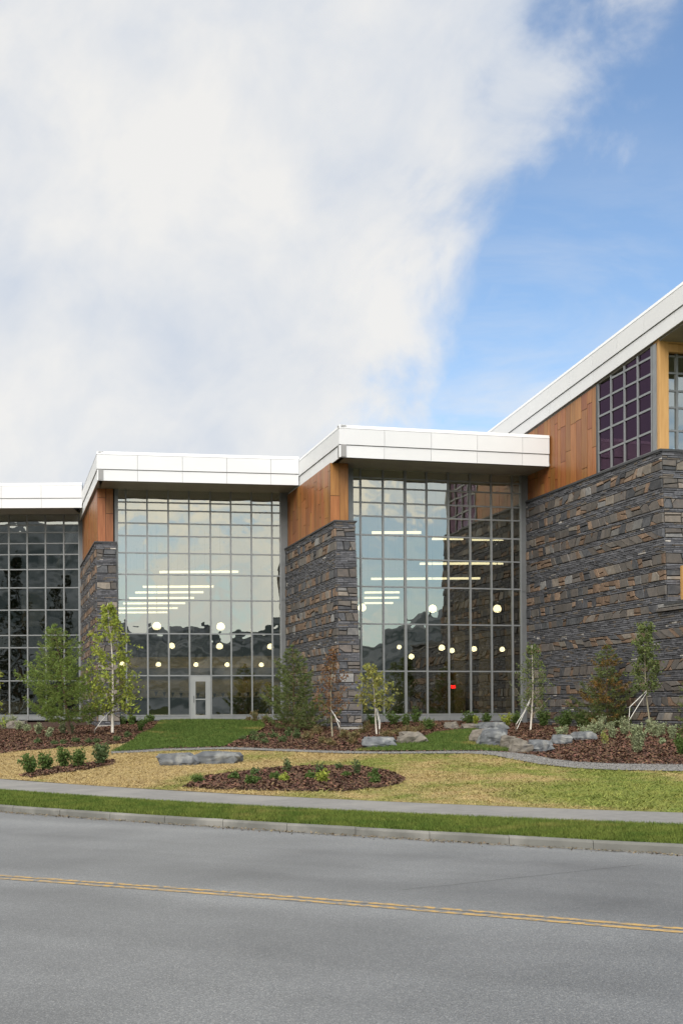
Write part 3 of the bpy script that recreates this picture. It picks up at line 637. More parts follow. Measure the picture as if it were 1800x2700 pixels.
# ------------------------------------------------------------------ stone walls
bands = []                                   # same courses on every wall, from the top down
def make_bands(ztop, zbot, seed, bh=(.34, .46), lh=(2, 6)):
    r = random.Random(seed); z = ztop; out = []; first = True
    while z > zbot:
        n = r.randint(3, 5) if first else (r.randint(*lh) if r.random() > .12 else r.randint(8, 11)); first = False
        rows = []
        for _ in range(n):
            h = r.uniform(.055, .095); rows.append((z - h, z)); z -= h
        out.append(('ledge', rows)); h = r.uniform(*bh); out.append(('brown', [(z - h, z)])); z -= h
    return out
def prism_stone(a, poly, P, h, c=None, bev=.014, tx=0, tzz=0):
    cx = sum(p[0] for p in poly) / len(poly); cz = sum(p[1] for p in poly) / len(poly); n = len(poly)
    w = max(abs(p[0] - cx) for p in poly) + 1e-6; hh = max(abs(p[1] - cz) for p in poly) + 1e-6
    def off(p, base): return base + tx * (p[0] - cx) + tzz * (p[1] - cz)
    r0 = [P(p[0], p[1], 0) for p in poly]; r1 = [P(p[0], p[1], max(.004, off(p, h - bev))) for p in poly]
    ins = []
    for p in poly:
        q = (cx + (p[0] - cx) * max(.2, 1 - bev / w), cz + (p[1] - cz) * max(.2, 1 - bev / hh)); ins.append(P(q[0], q[1], max(.006, off(q, h))))
    fs = [tuple(range(2 * n, 3 * n))] + [(i, (i + 1) % n, n + (i + 1) % n, n + i) for i in range(n)] + [(n + i, n + (i + 1) % n, 2 * n + (i + 1) % n, 2 * n + i) for i in range(n)]
    v = r0 + r1 + ins
    nn = (Vector(v[2 * n + 1]) - Vector(v[2 * n])).cross(Vector(v[2 * n + 2]) - Vector(v[2 * n])); od = Vector(r1[0]) - Vector(r0[0])
    a.add(v, [f[::-1] for f in fs] if nn.dot(od) < 0 else fs, c)
def shrink(poly, g):
    cx = sum(p[0] for p in poly) / len(poly); cz = sum(p[1] for p in poly) / len(poly); w = max(abs(p[0] - cx) for p in poly); h = max(abs(p[1] - cz) for p in poly)
    return [(cx + (p[0] - cx) * (1 - g / max(w, .02)), cz + (p[1] - cz) * (1 - g / max(h, .02))) for p in poly]
def stone_face(bds, P, s0f, s1f, seed, wide, ledge_mb, stones, over=0.0):
    r = random.Random(seed)
    def tintv():
        q = r.random()
        if q < .012: b = r.uniform(.35, .55); return (b, b * .97, b * .92)
        if q < .12: b = r.uniform(.11, .16); return (b * 1.12, b, b * .88)
        b = r.uniform(.08, .175); return (b * 1.0, b * 1.04, b * 1.17)
    for kind, rows in bds:
        for z0, z1 in rows:
            zm = (z0 + z1) / 2
            if kind == 'ledge':
                s = s0f(zm); e = s1f(zm) + over
                while s < e - .02:
                    w = r.uniform(.14, .62); s1 = min(e, s + w)
                    if e - s1 < .1: s1 = e
                    g = .005; j = .008
                    poly = [(s + g, z0 + g * .7 + r.uniform(0, j)), (s1 - g, z0 + g * .7 + r.uniform(0, j)), (s1 - g, z1 - g * .7 - r.uniform(0, j)), (s + g, z1 - g * .7 - r.uniform(0, j))]
                    prism_stone(ledge_mb, poly, P, r.uniform(.03, .075), tintv(), .008); s = s1
            else:
                s = s0f(zm); sl = 0.0; e0 = s1f(z0) + over; e1 = s1f(z1) + over
                pb = s0f(z0); pt = s0f(z1)
                while True:
                    w = r.uniform(*wide); sl = r.uniform(-.12, .12); nb = pb + w + sl * .5; ntp = pt + w - sl * .5
                    last = nb > e0 - .16 or ntp > e1 - .16
                    if nb < pb + .08: nb = pb + .08
                    if ntp < pt + .08: ntp = pt + .08
                    if last: nb, ntp = e0, e1
                    polys = []; q = r.random(); W_ = ((nb - pb) + (ntp - pt)) / 2
                    if q < .30 and W_ > .30:       # split by a slanting joint
                        k0 = r.uniform(.3, .7); k1 = min(.85, max(.15, k0 + r.uniform(-.25, .25))); zl = z0 + (z1 - z0) * k0; zr = z0 + (z1 - z0) * k1
                        fl = pb + (pt - pb) * k0; fr = nb + (ntp - nb) * k1
                        polys = [[(pb, z0), (nb, z0), (fr, zr), (fl, zl)], [(fl, zl), (fr, zr), (ntp, z1), (pt, z1)]]
                    elif q < .62 and W_ > .28:     # a corner broken off, a small stone fills it
                        c = r.randrange(4); base = [(pb, z0), (nb, z0), (ntp, z1), (pt, z1)]; k = r.uniform(.3, .55); k2 = r.uniform(.3, .55)
                        A = base[c]; Bp = base[c - 1]; Cn = base[(c + 1) % 4]
                        m1 = (A[0] + (Bp[0] - A[0]) * k, A[1] + (Bp[1] - A[1]) * k); m2 = (A[0] + (Cn[0] - A[0]) * k2, A[1] + (Cn[1] - A[1]) * k2)
                        big = [base[(c + 1 + t) % 4] for t in range(3)]; polys = [[m2] + big + [m1], [A, m2, m1] if c % 2 == 0 or True else None]
                    else: polys = [[(pb, z0), (nb, z0), (ntp, z1), (pt, z1)]]
                    for pl in polys:
                        pl = shrink(pl, .023); kk = r.random()
                        mt = 'brown_stone' if kk < .58 else 'tan_stone' if kk < .72 else 'dark_stone' if kk < .92 else 'grey_stone'
                        ar = abs(sum(pl[i][0] * pl[(i + 1) % len(pl)][1] - pl[(i + 1) % len(pl)][0] * pl[i][1] for i in range(len(pl)))) / 2
                        stones.append((ar, pl, P, r.uniform(.05, .085), mt, r.uniform(-.05, .05), r.uniform(-.04, .04)))
                    pb, pt = nb, ntp
                    if last: break
BAT = .068
BROWN_TINT = {'brown_stone': (.20, .14, .10), 'tan_stone': (.26, .19, .14), 'dark_stone': (.07, .072, .08), 'grey_stone': (.17, .168, .165)}
def put_stones(wall, stones, ledge_mb, limit):
    st = sorted(stones, key=lambda q: -q[0])
    for i, (ar, pl, P, h, mt, tx, tz_) in enumerate(st):
        if i < limit:
            a = MB(); prism_stone(a, pl, P, h, None, .02, tx, tz_); a.build('stone', mt, wall)
        else:
            k = random.uniform(.7, 1.25); c = BROWN_TINT[mt]; prism_stone(ledge_mb, pl, P, h, tuple(x * k for x in c), .02, tx, tz_)
    ledge_mb.build('ledge_stones', 'ledge_stone', wall, tint=True, kind='stuff')
def pier(B, S, L, ztop, zbot, fe, wfront, seed, lim_side, lim_front, rbat=0.0, foot=True):
    """battered pier: long side S (length L at the top), front face along fe (xy) of width wfront"""
    fe = Vector((fe[0], fe[1], 0)); fn = Vector((fe.y, -fe.x, 0))
    def ext(z): return L + BAT * (ztop - z)
    def corner(z): q = S.o + S.e * ext(z); return q
    def Ps(s, z, off): q = S.o + S.e * s + S.n * off; return Vector((q.x, q.y, z))
    def Pf(t, z, off): q = corner(z) + fe * t + fn * off; return Vector((q.x, q.y, z))
    core = MB(); q0 = S.o; c1 = corner(ztop); c0 = corner(zbot); wd = fe * wfront
    wb = fe * (wfront + rbat * (ztop - zbot)); bk = wd
    v = [(q0.x, q0.y, zbot), (c0.x, c0.y, zbot), ((c0 + wb).x, (c0 + wb).y, zbot), ((q0 + wb).x, (q0 + wb).y, zbot),
         (q0.x, q0.y, ztop), (c1.x, c1.y, ztop), ((c1 + wd).x, (c1 + wd).y, ztop), ((q0 + wd).x, (q0 + wd).y, ztop)]
    core.add(v, [(3, 2, 1, 0), (4, 5, 6, 7), (0, 1, 5, 4), (1, 2, 6, 5), (2, 3, 7, 6), (3, 0, 4, 7)])
    wall = core.build('stone_wall', 'mortar', B)
    bds = make_bands(ztop, zbot, seed); lm = MB(); side = []; fr = []
    stone_face(bds, Ps, lambda z: 0.0, ext, seed + 1, (.28, .85), lm, side, .03)
    stone_face(bds, Pf, lambda z: 0.0, lambda z: wfront + rbat * (ztop - z) + .04, seed + 2, (.32, .75), lm, fr, 0.0)
    # right-hand return of the pier
    side = sorted(side, key=lambda q: -q[0])
    put = sorted(fr, key=lambda q: -q[0])
    a_ = put[:lim_front] + side[:lim_side]; b_ = put[lim_front:] + side[lim_side:]
    for (ar, pl, P, h, mt, tx, tz_) in b_:
        k = random.uniform(.7, 1.25); c = BROWN_TINT[mt]; prism_stone(lm, pl, P, h, tuple(x * k for x in c), .02, tx, tz_)
    put_stones(wall, a_, lm, len(a_))
    # slate capping
    cp = MB(); o = .10
    A = q0 + S.n * o; Bq = c1 + S.n * o + fn * o + S.e * .02; Cq = c1 + wd + fe * o + fn * o; D = q0 + wd + fe * o
    cp.prism([(p.x, p.y) for p in (A, Bq, Cq, D)], ztop + .002, ztop + .075); cp.build('slate_capping', 'slate_cap', wall)
    if foot:
        fm = MB(); zf = zbot + .55; cz = corner(zf); P4 = [cz + fe * -.02 + fn * .09, cz + fe * (wfront + rbat * 9 + .12) + fn * .09, cz + fe * (wfront + rbat * 9 + .12) - fn * .6, cz + fe * -.02 - fn * .6]
        fm.prism([(p.x, p.y) for p in P4], zbot - .2, foot); fm.build('footing', 'foundation', wall)
    return wall, corner, fn
def width_front(S, L, fe, u1, v):
    q = S.o + S.e * L; h_ = hit(u1, v, (q.x, q.y), fe); return (h_ - Vector((q.x, q.y, 0))).dot(Vector((fe[0], fe[1], 0)))
w1 = width_front(S1, L1, e2, 304.5, 1431); w2 = width_front(S2, L2, e3, 934, 1378)
wallA, cornA, fnA = pier(B2, S1, L1, Z1, .55, e2, w1, 11, 40, 50, .012, foot=1.22)
wallB, cornB, fnB = pier(B3, S2, L2, Z2, .55, e3, w2, 23, 110, 60, .012, foot=1.17)

# the tall wing: its side wall runs on past the frame below a ledge
lm4 = MB(); st4 = []; bds4 = make_bands(Z4, .5, 41)
zl = hit(1770, 1594, (S4.o.x, S4.o.y), (S4.e.x, S4.e.y)).z
EXT = L4 + 7.0
def ext4(z): return L4 + BAT * (Z4 - z) if z > zl else EXT
def P4s(s, z, off): q = S4.o + S4.e * s + S4.n * off; return Vector((q.x, q.y, z))
fe4 = Vector((*e3, 0)); fn4 = Vector((fe4.y, -fe4.x, 0)); W4 = 6.0
def corner4(z): return S4.o + S4.e * (L4 + BAT * (Z4 - z))
def P4f(t, z, off): q = corner4(z) + fe4 * t + fn4 * off; return Vector((q.x, q.y, z))
core = MB(); c1 = corner4(Z4); c0 = corner4(zl); q0 = S4.o
v = [(q0.x, q0.y, zl), (c0.x, c0.y, zl), (c0.x + fe4.x * W4, c0.y + fe4.y * W4, zl), (q0.x + fe4.x * W4, q0.y + fe4.y * W4, zl), (q0.x, q0.y, Z4), (c1.x, c1.y, Z4), (c1.x + fe4.x * W4, c1.y + fe4.y * W4, Z4), (q0.x + fe4.x * W4, q0.y + fe4.y * W4, Z4)]
core.add(v, [(4, 5, 6, 7), (0, 1, 5, 4), (1, 2, 6, 5), (2, 3, 7, 6), (3, 0, 4, 7)])
ce = S4.o + S4.e * EXT; core.prism([(q0.x, q0.y), (ce.x, ce.y), (ce.x + fe4.x * W4, ce.y + fe4.y * W4), (q0.x + fe4.x * W4, q0.y + fe4.y * W4)], .4, zl - .002)
wall4 = core.build('stone_wall', 'mortar', B4)
stone_face(bds4, P4s, lambda z: 0.0, ext4, 42, (.28, .85), lm4, st4, .03)
fr4 = []; stone_face([b for b in bds4 if b[1][0][0] > zl], P4f, lambda z: 0.0, lambda z: 4.0, 43, (.35, .8), lm4, fr4, 0.0)
vis = [q for q in st4 if q[1][0][0] < L4 + 2.2]; rest = [q for q in st4 if q[1][0][0] >= L4 + 2.2]; frv = [q for q in fr4 if q[1][0][0] < 1.6]; frr = [q for q in fr4 if q[1][0][0] >= 1.6]
vis = sorted(vis, key=lambda q: -q[0]); keep = vis[:268] + sorted(frv, key=lambda q: -q[0])[:32]; drop = vis[268:] + sorted(frv, key=lambda q: -q[0])[32:] + rest + frr
for (ar, pl, P, h, mt, tx, tz_) in drop:
    k = random.uniform(.7, 1.25); c = BROWN_TINT[mt]; prism_stone(lm4, pl, P, h, tuple(x * k for x in c), .02, tx, tz_)
put_stones(wall4, keep, lm4, len(keep))
cp = MB(); o = .10; A = q0 + S4.n * o; Bq = c1 + S4.n * o + fn4 * o; Cq = c1 + fe4 * W4 + fn4 * o; D = q0 + fe4 * W4
cp.prism([(p.x, p.y) for p in (A, Bq, Cq, D)], Z4 + .002, Z4 + .10); cp.build('slate_capping', 'slate_cap', wall4)
cp = MB(); A = c0 + S4.n * .1 - S4.e * .1; Bq = ce + S4.n * .1; Cq = ce + fe4 * W4; D = c0 + fe4 * W4 - S4.e * .1
cp.prism([(p.x, p.y) for p in (A, Bq, Cq, D)], zl + .002, zl + .12); cp.build('ledge_slab', 'slate_cap', wall4)

# ------------------------------------------------------------------ timber cladding
def boards(B, Pfun, s0, s1, z0f, z1f, wr, lr, seed, th=.03, name='wood_cladding'):
    r = random.Random(seed); bk = MB()
    q = [Pfun(s0, z0f(s0), -.06), Pfun(s1, z0f(s1), -.06), Pfun(s1, z1f(s1), -.06), Pfun(s0, z1f(s0), -.06)]; q2 = [Pfun(s0, z0f(s0), .0), Pfun(s1, z0f(s1), .0), Pfun(s1, z1f(s1), .0), Pfun(s0, z1f(s0), .0)]
    bk.add(q + q2, [(4, 5, 6, 7), (0, 1, 5, 4), (1, 2, 6, 5), (2, 3, 7, 6), (3, 0, 4, 7)]); cl = bk.build(name, 'interior_dark', B)
    s = s0
    while s < s1 - .02:
        w = r.uniform(*wr); e = min(s1, s + w)
        if s1 - e < .12: e = s1
        sm = (s + e) / 2; z = z0f(sm) - .001; top = z1f(sm); k = 0
        while z < top - .02:
            zz = z + (r.uniform(*lr) if k else r.uniform(.4, lr[1])); zz = min(top, zz); la = top - zz < .35
            if la: zz = top
            g = .011; za = z + g; zb_ = zz - g; a = MB()
            zc0 = z0f(s) if k == 0 else za; zc1 = z0f(e) if k == 0 else za; zt0 = z1f(s) if la else zb_; zt1_ = z1f(e) if la else zb_
            t = th + r.uniform(-.004, .004)
            vv = [Pfun(s + g, zc0, 0), Pfun(e - g, zc1, 0), Pfun(e - g, zt1_, 0), Pfun(s + g, zt0, 0), Pfun(s + g, zc0, t), Pfun(e - g, zc1, t), Pfun(e - g, zt1_, t), Pfun(s + g, zt0, t)]
            a.add(vv, [(4, 5, 6, 7), (0, 1, 5, 4), (1, 2, 6, 5), (2, 3, 7, 6), (3, 0, 4, 7)]); a.build('wood_panel', 'wood_panel', cl)
            z = zz; k += 1
        s = e
    return cl
def side_wood(B, S, Ls, zc, ztop, inset, s0, s1, seed):
    def P(s, z, off): q = S.o + S.e * s + S.n * (off - inset); return Vector((q.x, q.y, z))
    return boards(B, P, s0, s1, lambda s: zc, lambda s: ztop, (.30, .58), (1.2, 2.6), seed), P
# hall with the door
sf1 = L1 - .12; cl, Pw1 = side_wood(B2, S1, L1, Z1 + .075, zt2 - FH + .02, .10, .1, sf1, 5)
q = S1.o + S1.e * sf1 - S1.n * .07; FW1 = Face((q.x, q.y), e2); boards(B2, lambda s, z, off: FW1.P(s, z, off), 0.0, width_front(S1, sf1, e2, 296, 1400), lambda s: Z1 + .075, lambda s: zt2 - FH + .02, (.40, .46), (1.2, 2.8), 6)
sf2 = (hit(867, 1377, S2.o, S2.e) - S2.o); sf2 = Vector((sf2.x, sf2.y, 0)).dot(S2.e)
cl, Pw2 = side_wood(B3, S2, L2, Z2 + .075, zt3 - FH + .02, .10, .1, sf2, 8)
q = S2.o + S2.e * sf2 - S2.n * .07; FW2 = Face((q.x, q.y), e3); boards(B3, lambda s, z, off: FW2.P(s, z, off), 0.0, width_front(S2, sf2, e3, 914, 1300), lambda s: Z2 + .075, lambda s: zt3 - FH + .02, (.42, .50), (2.0, 3.0), 9)
# solid returns so that no gap shows between cladding and glass
for B, S, sf, Fc, zc, zt_, wid in ((B2, S1, sf1, FW1, Z1, zt2, .9), (B3, S2, sf2, FW2, Z2, zt3, .9)):
    a = MB(); p0 = S.o - S.n * .18; p1 = S.o + S.e * (sf - .08) - S.n * .18; ww = wid * .9
    ev = Vector((Fc.e.x, Fc.e.y, 0)) * ww; a.prism([(p0.x, p0.y), (p1.x, p1.y), ((p1 + ev).x, (p1 + ev).y), ((p0 + ev).x, (p0 + ev).y)], zc + .08, zt_ - FH + .2); a.build('cladding_core', 'interior_dark', B)

# tall wing: wood, corner window, rising roof
def s4(u, v): p = hit(u, v, (S4.o.x, S4.o.y), (S4.e.x, S4.e.y)); return Vector((p.x - S4.o.x, p.y - S4.o.y, 0)).dot(S4.e), p.z
sA4, zA4 = s4(1391, 1142); sB4, zB4 = s4(1742, 893); mroof = (zB4 - zA4) / (sB4 - sA4)
def zroof(s): return zA4 + mroof * (s - sA4)
def P4w(s, z, off): q = S4.o + S4.e * s + S4.n * (off - .08); return Vector((q.x, q.y, z))
sw, _ = s4(1569.5, 1250); sg1, _ = s4(1722, 1150)
boards(B4, P4w, -.3, sw - .02, lambda s: Z4 + .1, zroof, (.28, .62), (1.0, 3.0), 15)
wn = MB(); q = P4w(sw, Z4 + .1, -.12); f_ = [P4w(sw, Z4 + .1, -.1), P4w(sw + .14, Z4 + .1, -.1), P4w(sw + .14, zroof(sw + .14), -.1), P4w(sw, zroof(sw), -.1)]; f2 = [P4w(sw, Z4 + .1, .06), P4w(sw + .14, Z4 + .1, .06), P4w(sw + .14, zroof(sw + .14), .06), P4w(sw, zroof(sw), .06)]
wn.add(f_ + f2, [(4, 5, 6, 7), (0, 1, 5, 4), (1, 2, 6, 5), (2, 3, 7, 6), (3, 0, 4, 7)]); win = wn.build('corner_window', 'dark_frame', B4)
def post4(s, w, name='mullion', o0=-.1, o1=.05, mat='frame_metal'):
    a = MB(); zt0 = zroof(s - w / 2); zt1_ = zroof(s + w / 2)
    vv = [P4w(s - w / 2, Z4 + .1, o0), P4w(s + w / 2, Z4 + .1, o0), P4w(s + w / 2, Z4 + .1, o1), P4w(s - w / 2, Z4 + .1, o1), P4w(s - w / 2, zt0, o0), P4w(s + w / 2, zt1_, o0), P4w(s + w / 2, zt1_, o1), P4w(s - w / 2, zt0, o1)]
    a.add(vv, [(0, 1, 2, 3), (7, 6, 5, 4), (4, 5, 1, 0), (5, 6, 2, 1), (6, 7, 3, 2), (7, 4, 0, 3)]); return a.build(name, mat, win)
cols = [s4(u, 1250)[0] for u in (1574, 1608, 1643, 1678, 1715)]
zc = [s4(1578, v)[1] for v in (1014, 1054, 1097, 1137, 1194, 1246)]        # transom heights at the left column
zrow = sorted([Z4 + .13, s4(1578, 1194)[1], s4(1578, 1138)[1], s4(1578, 1097)[1], s4(1578, 1054)[1], s4(1578, 1013)[1]])
zrow.append(zrow[-1] + (zrow[-1] - zrow[-2])); zrow.append(zrow[-1] + (zrow[-2] - zrow[-3]))
for s in cols: post4(s, .10)
post4(sg1, .28, 'corner_post')
for j, z in enumerate(zrow):
    for i in range(4):
        if z < zroof(cols[i]) - .05: bar(win, 'transom', P4w, cols[i] + .05, cols[i + 1] - .05, z - .045, z + .045, -.09, .035)
ed4 = Vector((S4.e.x, S4.e.y, 0))
for i in range(4):
    for j in range(len(zrow)):
        a_, b_ = cols[i] + .03, cols[i + 1] - .03; z0 = zrow[j]; zt0 = zroof(a_) - .03; zt1_ = zroof(b_) - .03; nx = zrow[j + 1] if j + 1 < len(zrow) else 99
        if z0 > zt0 - .12: continue
        if nx < zt0: pane(win, P4w((a_ + b_) / 2, (z0 + nx) / 2, -.02), b_ - a_, nx - z0 - .04, ed4, 'purple_glass', .25)
        else:
            a = MB(); ta = min(nx, zt0); tb = min(nx, zt1_); vv = [P4w(a_, z0, -.02), P4w(b_, z0, -.02), P4w(b_, tb, -.02), P4w(a_, ta, -.02), P4w(a_, z0, -.03), P4w(b_, z0, -.03), P4w(b_, tb, -.03), P4w(a_, ta, -.03)]
            a.add(vv, [(0, 1, 2, 3), (7, 6, 5, 4), (4, 5, 1, 0), (5, 6, 2, 1), (6, 7, 3, 2), (7, 4, 0, 3)]); a.build('pane', 'purple_glass', win)
# room behind the corner window
rm = MB(); p0 = S4.o - S4.n * 4 + S4.e * sw; p1 = S4.o - S4.n * 4 + S4.e * (sg1 + .2); rm.prism([(p0.x, p0.y), (p1.x, p1.y), (p1.x + .2, p1.y), (p0.x + .2, p0.y)], Z4, zroof(sw) + .3); rm.build('interior_back_wall', 'interior_wall', B4)
rm = MB(); p0 = S4.o - S4.n * .35 + S4.e * (sw - .3); p1 = S4.o - S4.n * 4 + S4.e * (sw - .3); rm.prism([(p0.x, p0.y), (p1.x, p1.y), (p1.x, p1.y + .2), (p0.x, p0.y + .2)], Z4, zroof(sw) + .1); rm.build('interior_side_wall', 'interior_wall', B4)
# front glazing behind the timber post, recessed from the stone face
q = S4.o + S4.e * sg1 - S4.n * .1; FG = Face((q.x, q.y), e3)
fw = bar(B4, 'front_window', FG.P, .0, .14, Z4 + .1, zroof(sg1) + .0, -.12, .02, 'dark_frame'); gs = [.14, .95, 1.55, 1.78, 2.9, 4.2, 5.5]
zf = zrow[:1] + [z for z in zrow[1:]]
for i in range(len(gs) - 1):
    bar(fw, 'mullion', FG.P, gs[i + 1] - .05, gs[i + 1] + .05, Z4 + .1, zroof(sg1), -.1, .05)
    for j in range(len(zf) - 1):
        if zf[j] > zroof(sg1): continue
        zt_ = min(zf[j + 1], zroof(sg1)); pane(fw, FG.P((gs[i] + gs[i + 1]) / 2, (zf[j] + zt_) / 2, -.03), gs[i + 1] - gs[i] - .1, zt_ - zf[j] - .03, FG.e)
        bar(fw, 'transom', FG.P, gs[i] + .05, gs[i + 1] - .05, zf[j] - .04, zf[j] + .04, -.09, .03)
# glulam post and beams
pc = hit(1750, 1186, (corner4(Z4).x - fn4.x * .28, corner4(Z4).y - fn4.y * .28), e3); ptop = pc.y; ztb = W(1750, 905, pc.y).z
tf = Face((pc.x, pc.y), e3)
tp = bar(B4, 'timber_post', tf.P, -.21, .21, Z4 + .1, ztb + .25, -.25, .0, 'timber'); bar(tp, 'post_lamination', tf.P, -.21, .21, Z4 + .1, ztb + .25, -.52, -.262, 'timber')
bm_ = bar(B4, 'timber_beam', tf.P, .22, 7, ztb - .32, ztb + .0, -.24, -.02, 'timber'); bar(B4, 'timber_beam', tf.P, .22, 7, ztb + .012, ztb + .25, -.5, .01, 'timber')
q = S4.o + S4.e * (L4 + 1.0); ps = hit(1822, 1560, (corner4(zl).x + fn4.x * .4, corner4(zl).y + fn4.y * .4), e3); tf2 = Face((ps.x, ps.y), e3)
bar(B4, 'timber_post', tf2.P, -.28, .28, zl + .12, W(1800, 1490, ps.y).z, -.4, 0, 'timber')
# rising roof: fascia on the side, soffit and deck
def zt4(p): s = (Vector((p.x, p.y, 0)) - S4.o).dot(S4.e); return zroof(s) + FH * 1.06
pA = S4.o - S4.e * 9 + S4.n * .10; pB = S4.o + S4.e * (L4 + 6.2) + S4.n * .10
fascia(B4, [((pA.x, pA.y), (pB.x, pB.y), (S4.n.x, S4.n.y))], zt4, [2.38])
a = MB(); n_ = -S4.n * 9
def rp(s, off, dz): q = S4.o + S4.e * s - S4.n * off; return Vector((q.x, q.y, zroof(s) + dz))
for (d0, d1, nm, mt) in ((.03, .12, 'soffit', 'soffit_metal'), (FH * .55, FH * .98, 'roof_deck', 'fascia_core')):
    a = MB(); vv = [rp(-9, .10, d0), rp(L4 + 6, .10, d0), rp(L4 + 6, 9, d0), rp(-9, 9, d0), rp(-9, .10, d1), rp(L4 + 6, .10, d1), rp(L4 + 6, 9, d1), rp(-9, 9, d1)]
    a.add(vv, [(0, 1, 2, 3), (7, 6, 5, 4), (4, 5, 1, 0), (5, 6, 2, 1), (6, 7, 3, 2), (7, 4, 0, 3)]); a.build(nm, mt, B4)
# how far the open ground goes in each direction before a wall stands on it
def d_lim(u, v):
    if u < 214: pl = (F1.o, F1.e)
    elif u < 257: pl = (S1.o, S1.e)
    elif u < 312: pl = (cornA(1.0), Vector((*e2, 0)))
    elif u < 757: pl = (F2.o, F2.e)
    elif u < 897: pl = (S2.o, S2.e)
    elif u < 957: pl = (cornB(1.0), Vector((*e3, 0)))
    elif u < 1390: pl = (F3.o, F3.e)
    else: pl = (S4.o, S4.e)
    return hit(u, v, pl[0], pl[1]).y
_G0 = G
def GS(u, v, margin=.7):
    c = _G0(u, v); m_ = margin * (2.6 if (757 <= u < 897 or u >= 1390 or 214 <= u < 257) else 1); d = min(c.y, d_lim(u, v) - m_)
    x = c.x * d / c.y; return Vector((x, d, tz(x, d)))
# ------------------------------------------------------------------ planting beds and lawns
mound = GP([(293, 1984), (345, 1958), (402, 1925), (412, 1914), (419, 1905)]) + [tuple(F2.P(F2.s_of(425), 0, .35)[:2]), tuple(F2.P(F2.s_of(690), 0, .35)[:2])] + GP([(692, 1908), (700, 1916), (645, 1945), (603, 1965), (591, 1971), (430, 1975.5)])
green_r = GP([(929, 1982), (1043, 1965), (1121, 1945), (1152, 1934), (1221, 1927), (1267, 1924), (1250, 1940), (1244, 1959), (1273, 1968), (1325, 1973), (1353, 1985), (1244, 1981), (1072, 1982)])
oval = GP([(482, 2077), (511, 2059), (551, 2048), (631, 2037), (735, 2026), (820, 2022.5), (900, 2022), (957, 2023), (1015, 2034), (1050, 2045), (1068, 2058), (1050, 2069), (1015, 2077), (900, 2088), (810, 2088), (717, 2086), (574, 2083)])
small = GP([(52, 2048), (98, 2034), (161, 2022), (241, 2014), (299, 2005), (303, 2010), (301, 2017), (230, 2031), (143, 2042), (86, 2051)])
sheet('mound_lawn', mound, .05, 'green_lawn', .5, .10)
sheet('hollow_lawn', green_r, .05, 'green_lawn', .5, .08)
sheet('oval_bed', oval, .022, 'mulch', .4, .12)
sheet('shrub_strip', small, .022, 'mulch', .4, .10)

def scatter(poly, dens, excl=(), dmax=None, keepf=None):
    P = np.array(poly); lo = P.min(0); hi = P.max(0); n = int((hi - lo).prod() * dens)
    x = rng.uniform(lo[0], hi[0], n); y = rng.uniform(lo[1], hi[1], n); k = inside(x, y, P)
    k &= (np.abs(x) / np.maximum(y, 1) < .30)                      # only where the picture can see
    for e in excl: k &= ~inside(x, y, np.array(e))
    if keepf is not None: k &= keepf(x, y)
    return x[k], y[k]
def blades(name, x, y, z, h, w, mat, lean=.5):
    n = len(x); a = rng.uniform(0, 2 * math.pi, n); hh = h * rng.uniform(.5, 1.35, n); ww = w * rng.uniform(.6, 1.3, n)
    dx = np.cos(a) * ww / 2; dy = np.sin(a) * ww / 2; lx = rng.normal(0, lean, n) * hh; ly = rng.normal(0, lean, n) * hh
    V = np.empty((n, 3, 3)); V[:, 0] = np.c_[x - dx, y - dy, z]; V[:, 1] = np.c_[x + dx, y + dy, z]; V[:, 2] = np.c_[x + lx, y + ly, z + hh]
    o = tri_mesh(name, V.reshape(-1, 3), np.arange(3 * n).reshape(-1, 3), mat, kind='stuff'); return o
lawn_vis = [(x, float(walk_far(x)) + .05) for x in np.linspace(-15, 12, 40)] + [(14, 34)] + P_near[::-1] + GP(ML)[::-1][1:] + [(-16, 44)]
x, y = scatter(lawn_vis, 520, [oval, small]); tag(blades('dry_grass', x, y, terr(x, y), .03, .022, 'dry_lawn', 1.2), 'short straw-coloured and green turf blades of the front lawn', 'grass')
x, y = scatter(lawn_vis, 70, [oval, small], keepf=lambda x, y: np.array([mnoise.noise((a * .35, b * .35, 2)) > .0 for a, b in zip(x, y)])); 
tag(blades('straw_wisps', x, y, terr(x, y) + .01, .06, .03, 'dry_lawn', 2.0), 'loose dry straw wisps lying on the front lawn', 'straw')
x, y = scatter(mound, 420); x2, y2 = scatter(green_r, 420); x = np.r_[x, x2]; y = np.r_[y, y2]
tag(blades('green_grass', x, y, terr(x, y) + .045, .075, .03, 'green_lawn', .6), 'lush green grass blades of the mound and hollow lawns', 'grass')
vx = rng.uniform(-15, 9, 220000); t_ = rng.uniform(0, 1, len(vx)); y0 = kerb_y(vx) + KW - .02; y1 = walk_near(vx); vy = y0 + (y1 - y0) * t_; k = (np.abs(vx) / vy < .3); vx, vy, t_ = vx[k], vy[k], t_[k]
tag(blades('verge_turf', vx, vy, KERB_H - .005 + (.03 * t_) + .035 * (1 - np.abs(2 * t_ - 1)), .06 , .014, 'verge_grass', .5), 'mown green grass blades of the roadside verge', 'grass')
def chips(name, x, y, z, size, mat, label):
    n = len(x); a = rng.uniform(0, 2 * math.pi, n); L = size * rng.uniform(.5, 1.6, n); w = L * rng.uniform(.22, .5, n); tl = rng.normal(0, .35, n); tw = rng.normal(0, .35, n)
    ux = np.c_[np.cos(a), np.sin(a), tl] * L[:, None] / 2; vx_ = np.c_[-np.sin(a), np.cos(a), tw] * w[:, None] / 2; c = np.c_[x, y, z + .012 + rng.uniform(0, .02, n)]
    V = np.stack([c - ux - vx_, c + ux - vx_, c + ux + vx_, c - ux + vx_], 1).reshape(-1, 3)
    return tag(tri_mesh(name, V, np.arange(4 * n).reshape(-1, 4), mat, kind='stuff'), label, 'bark chips')
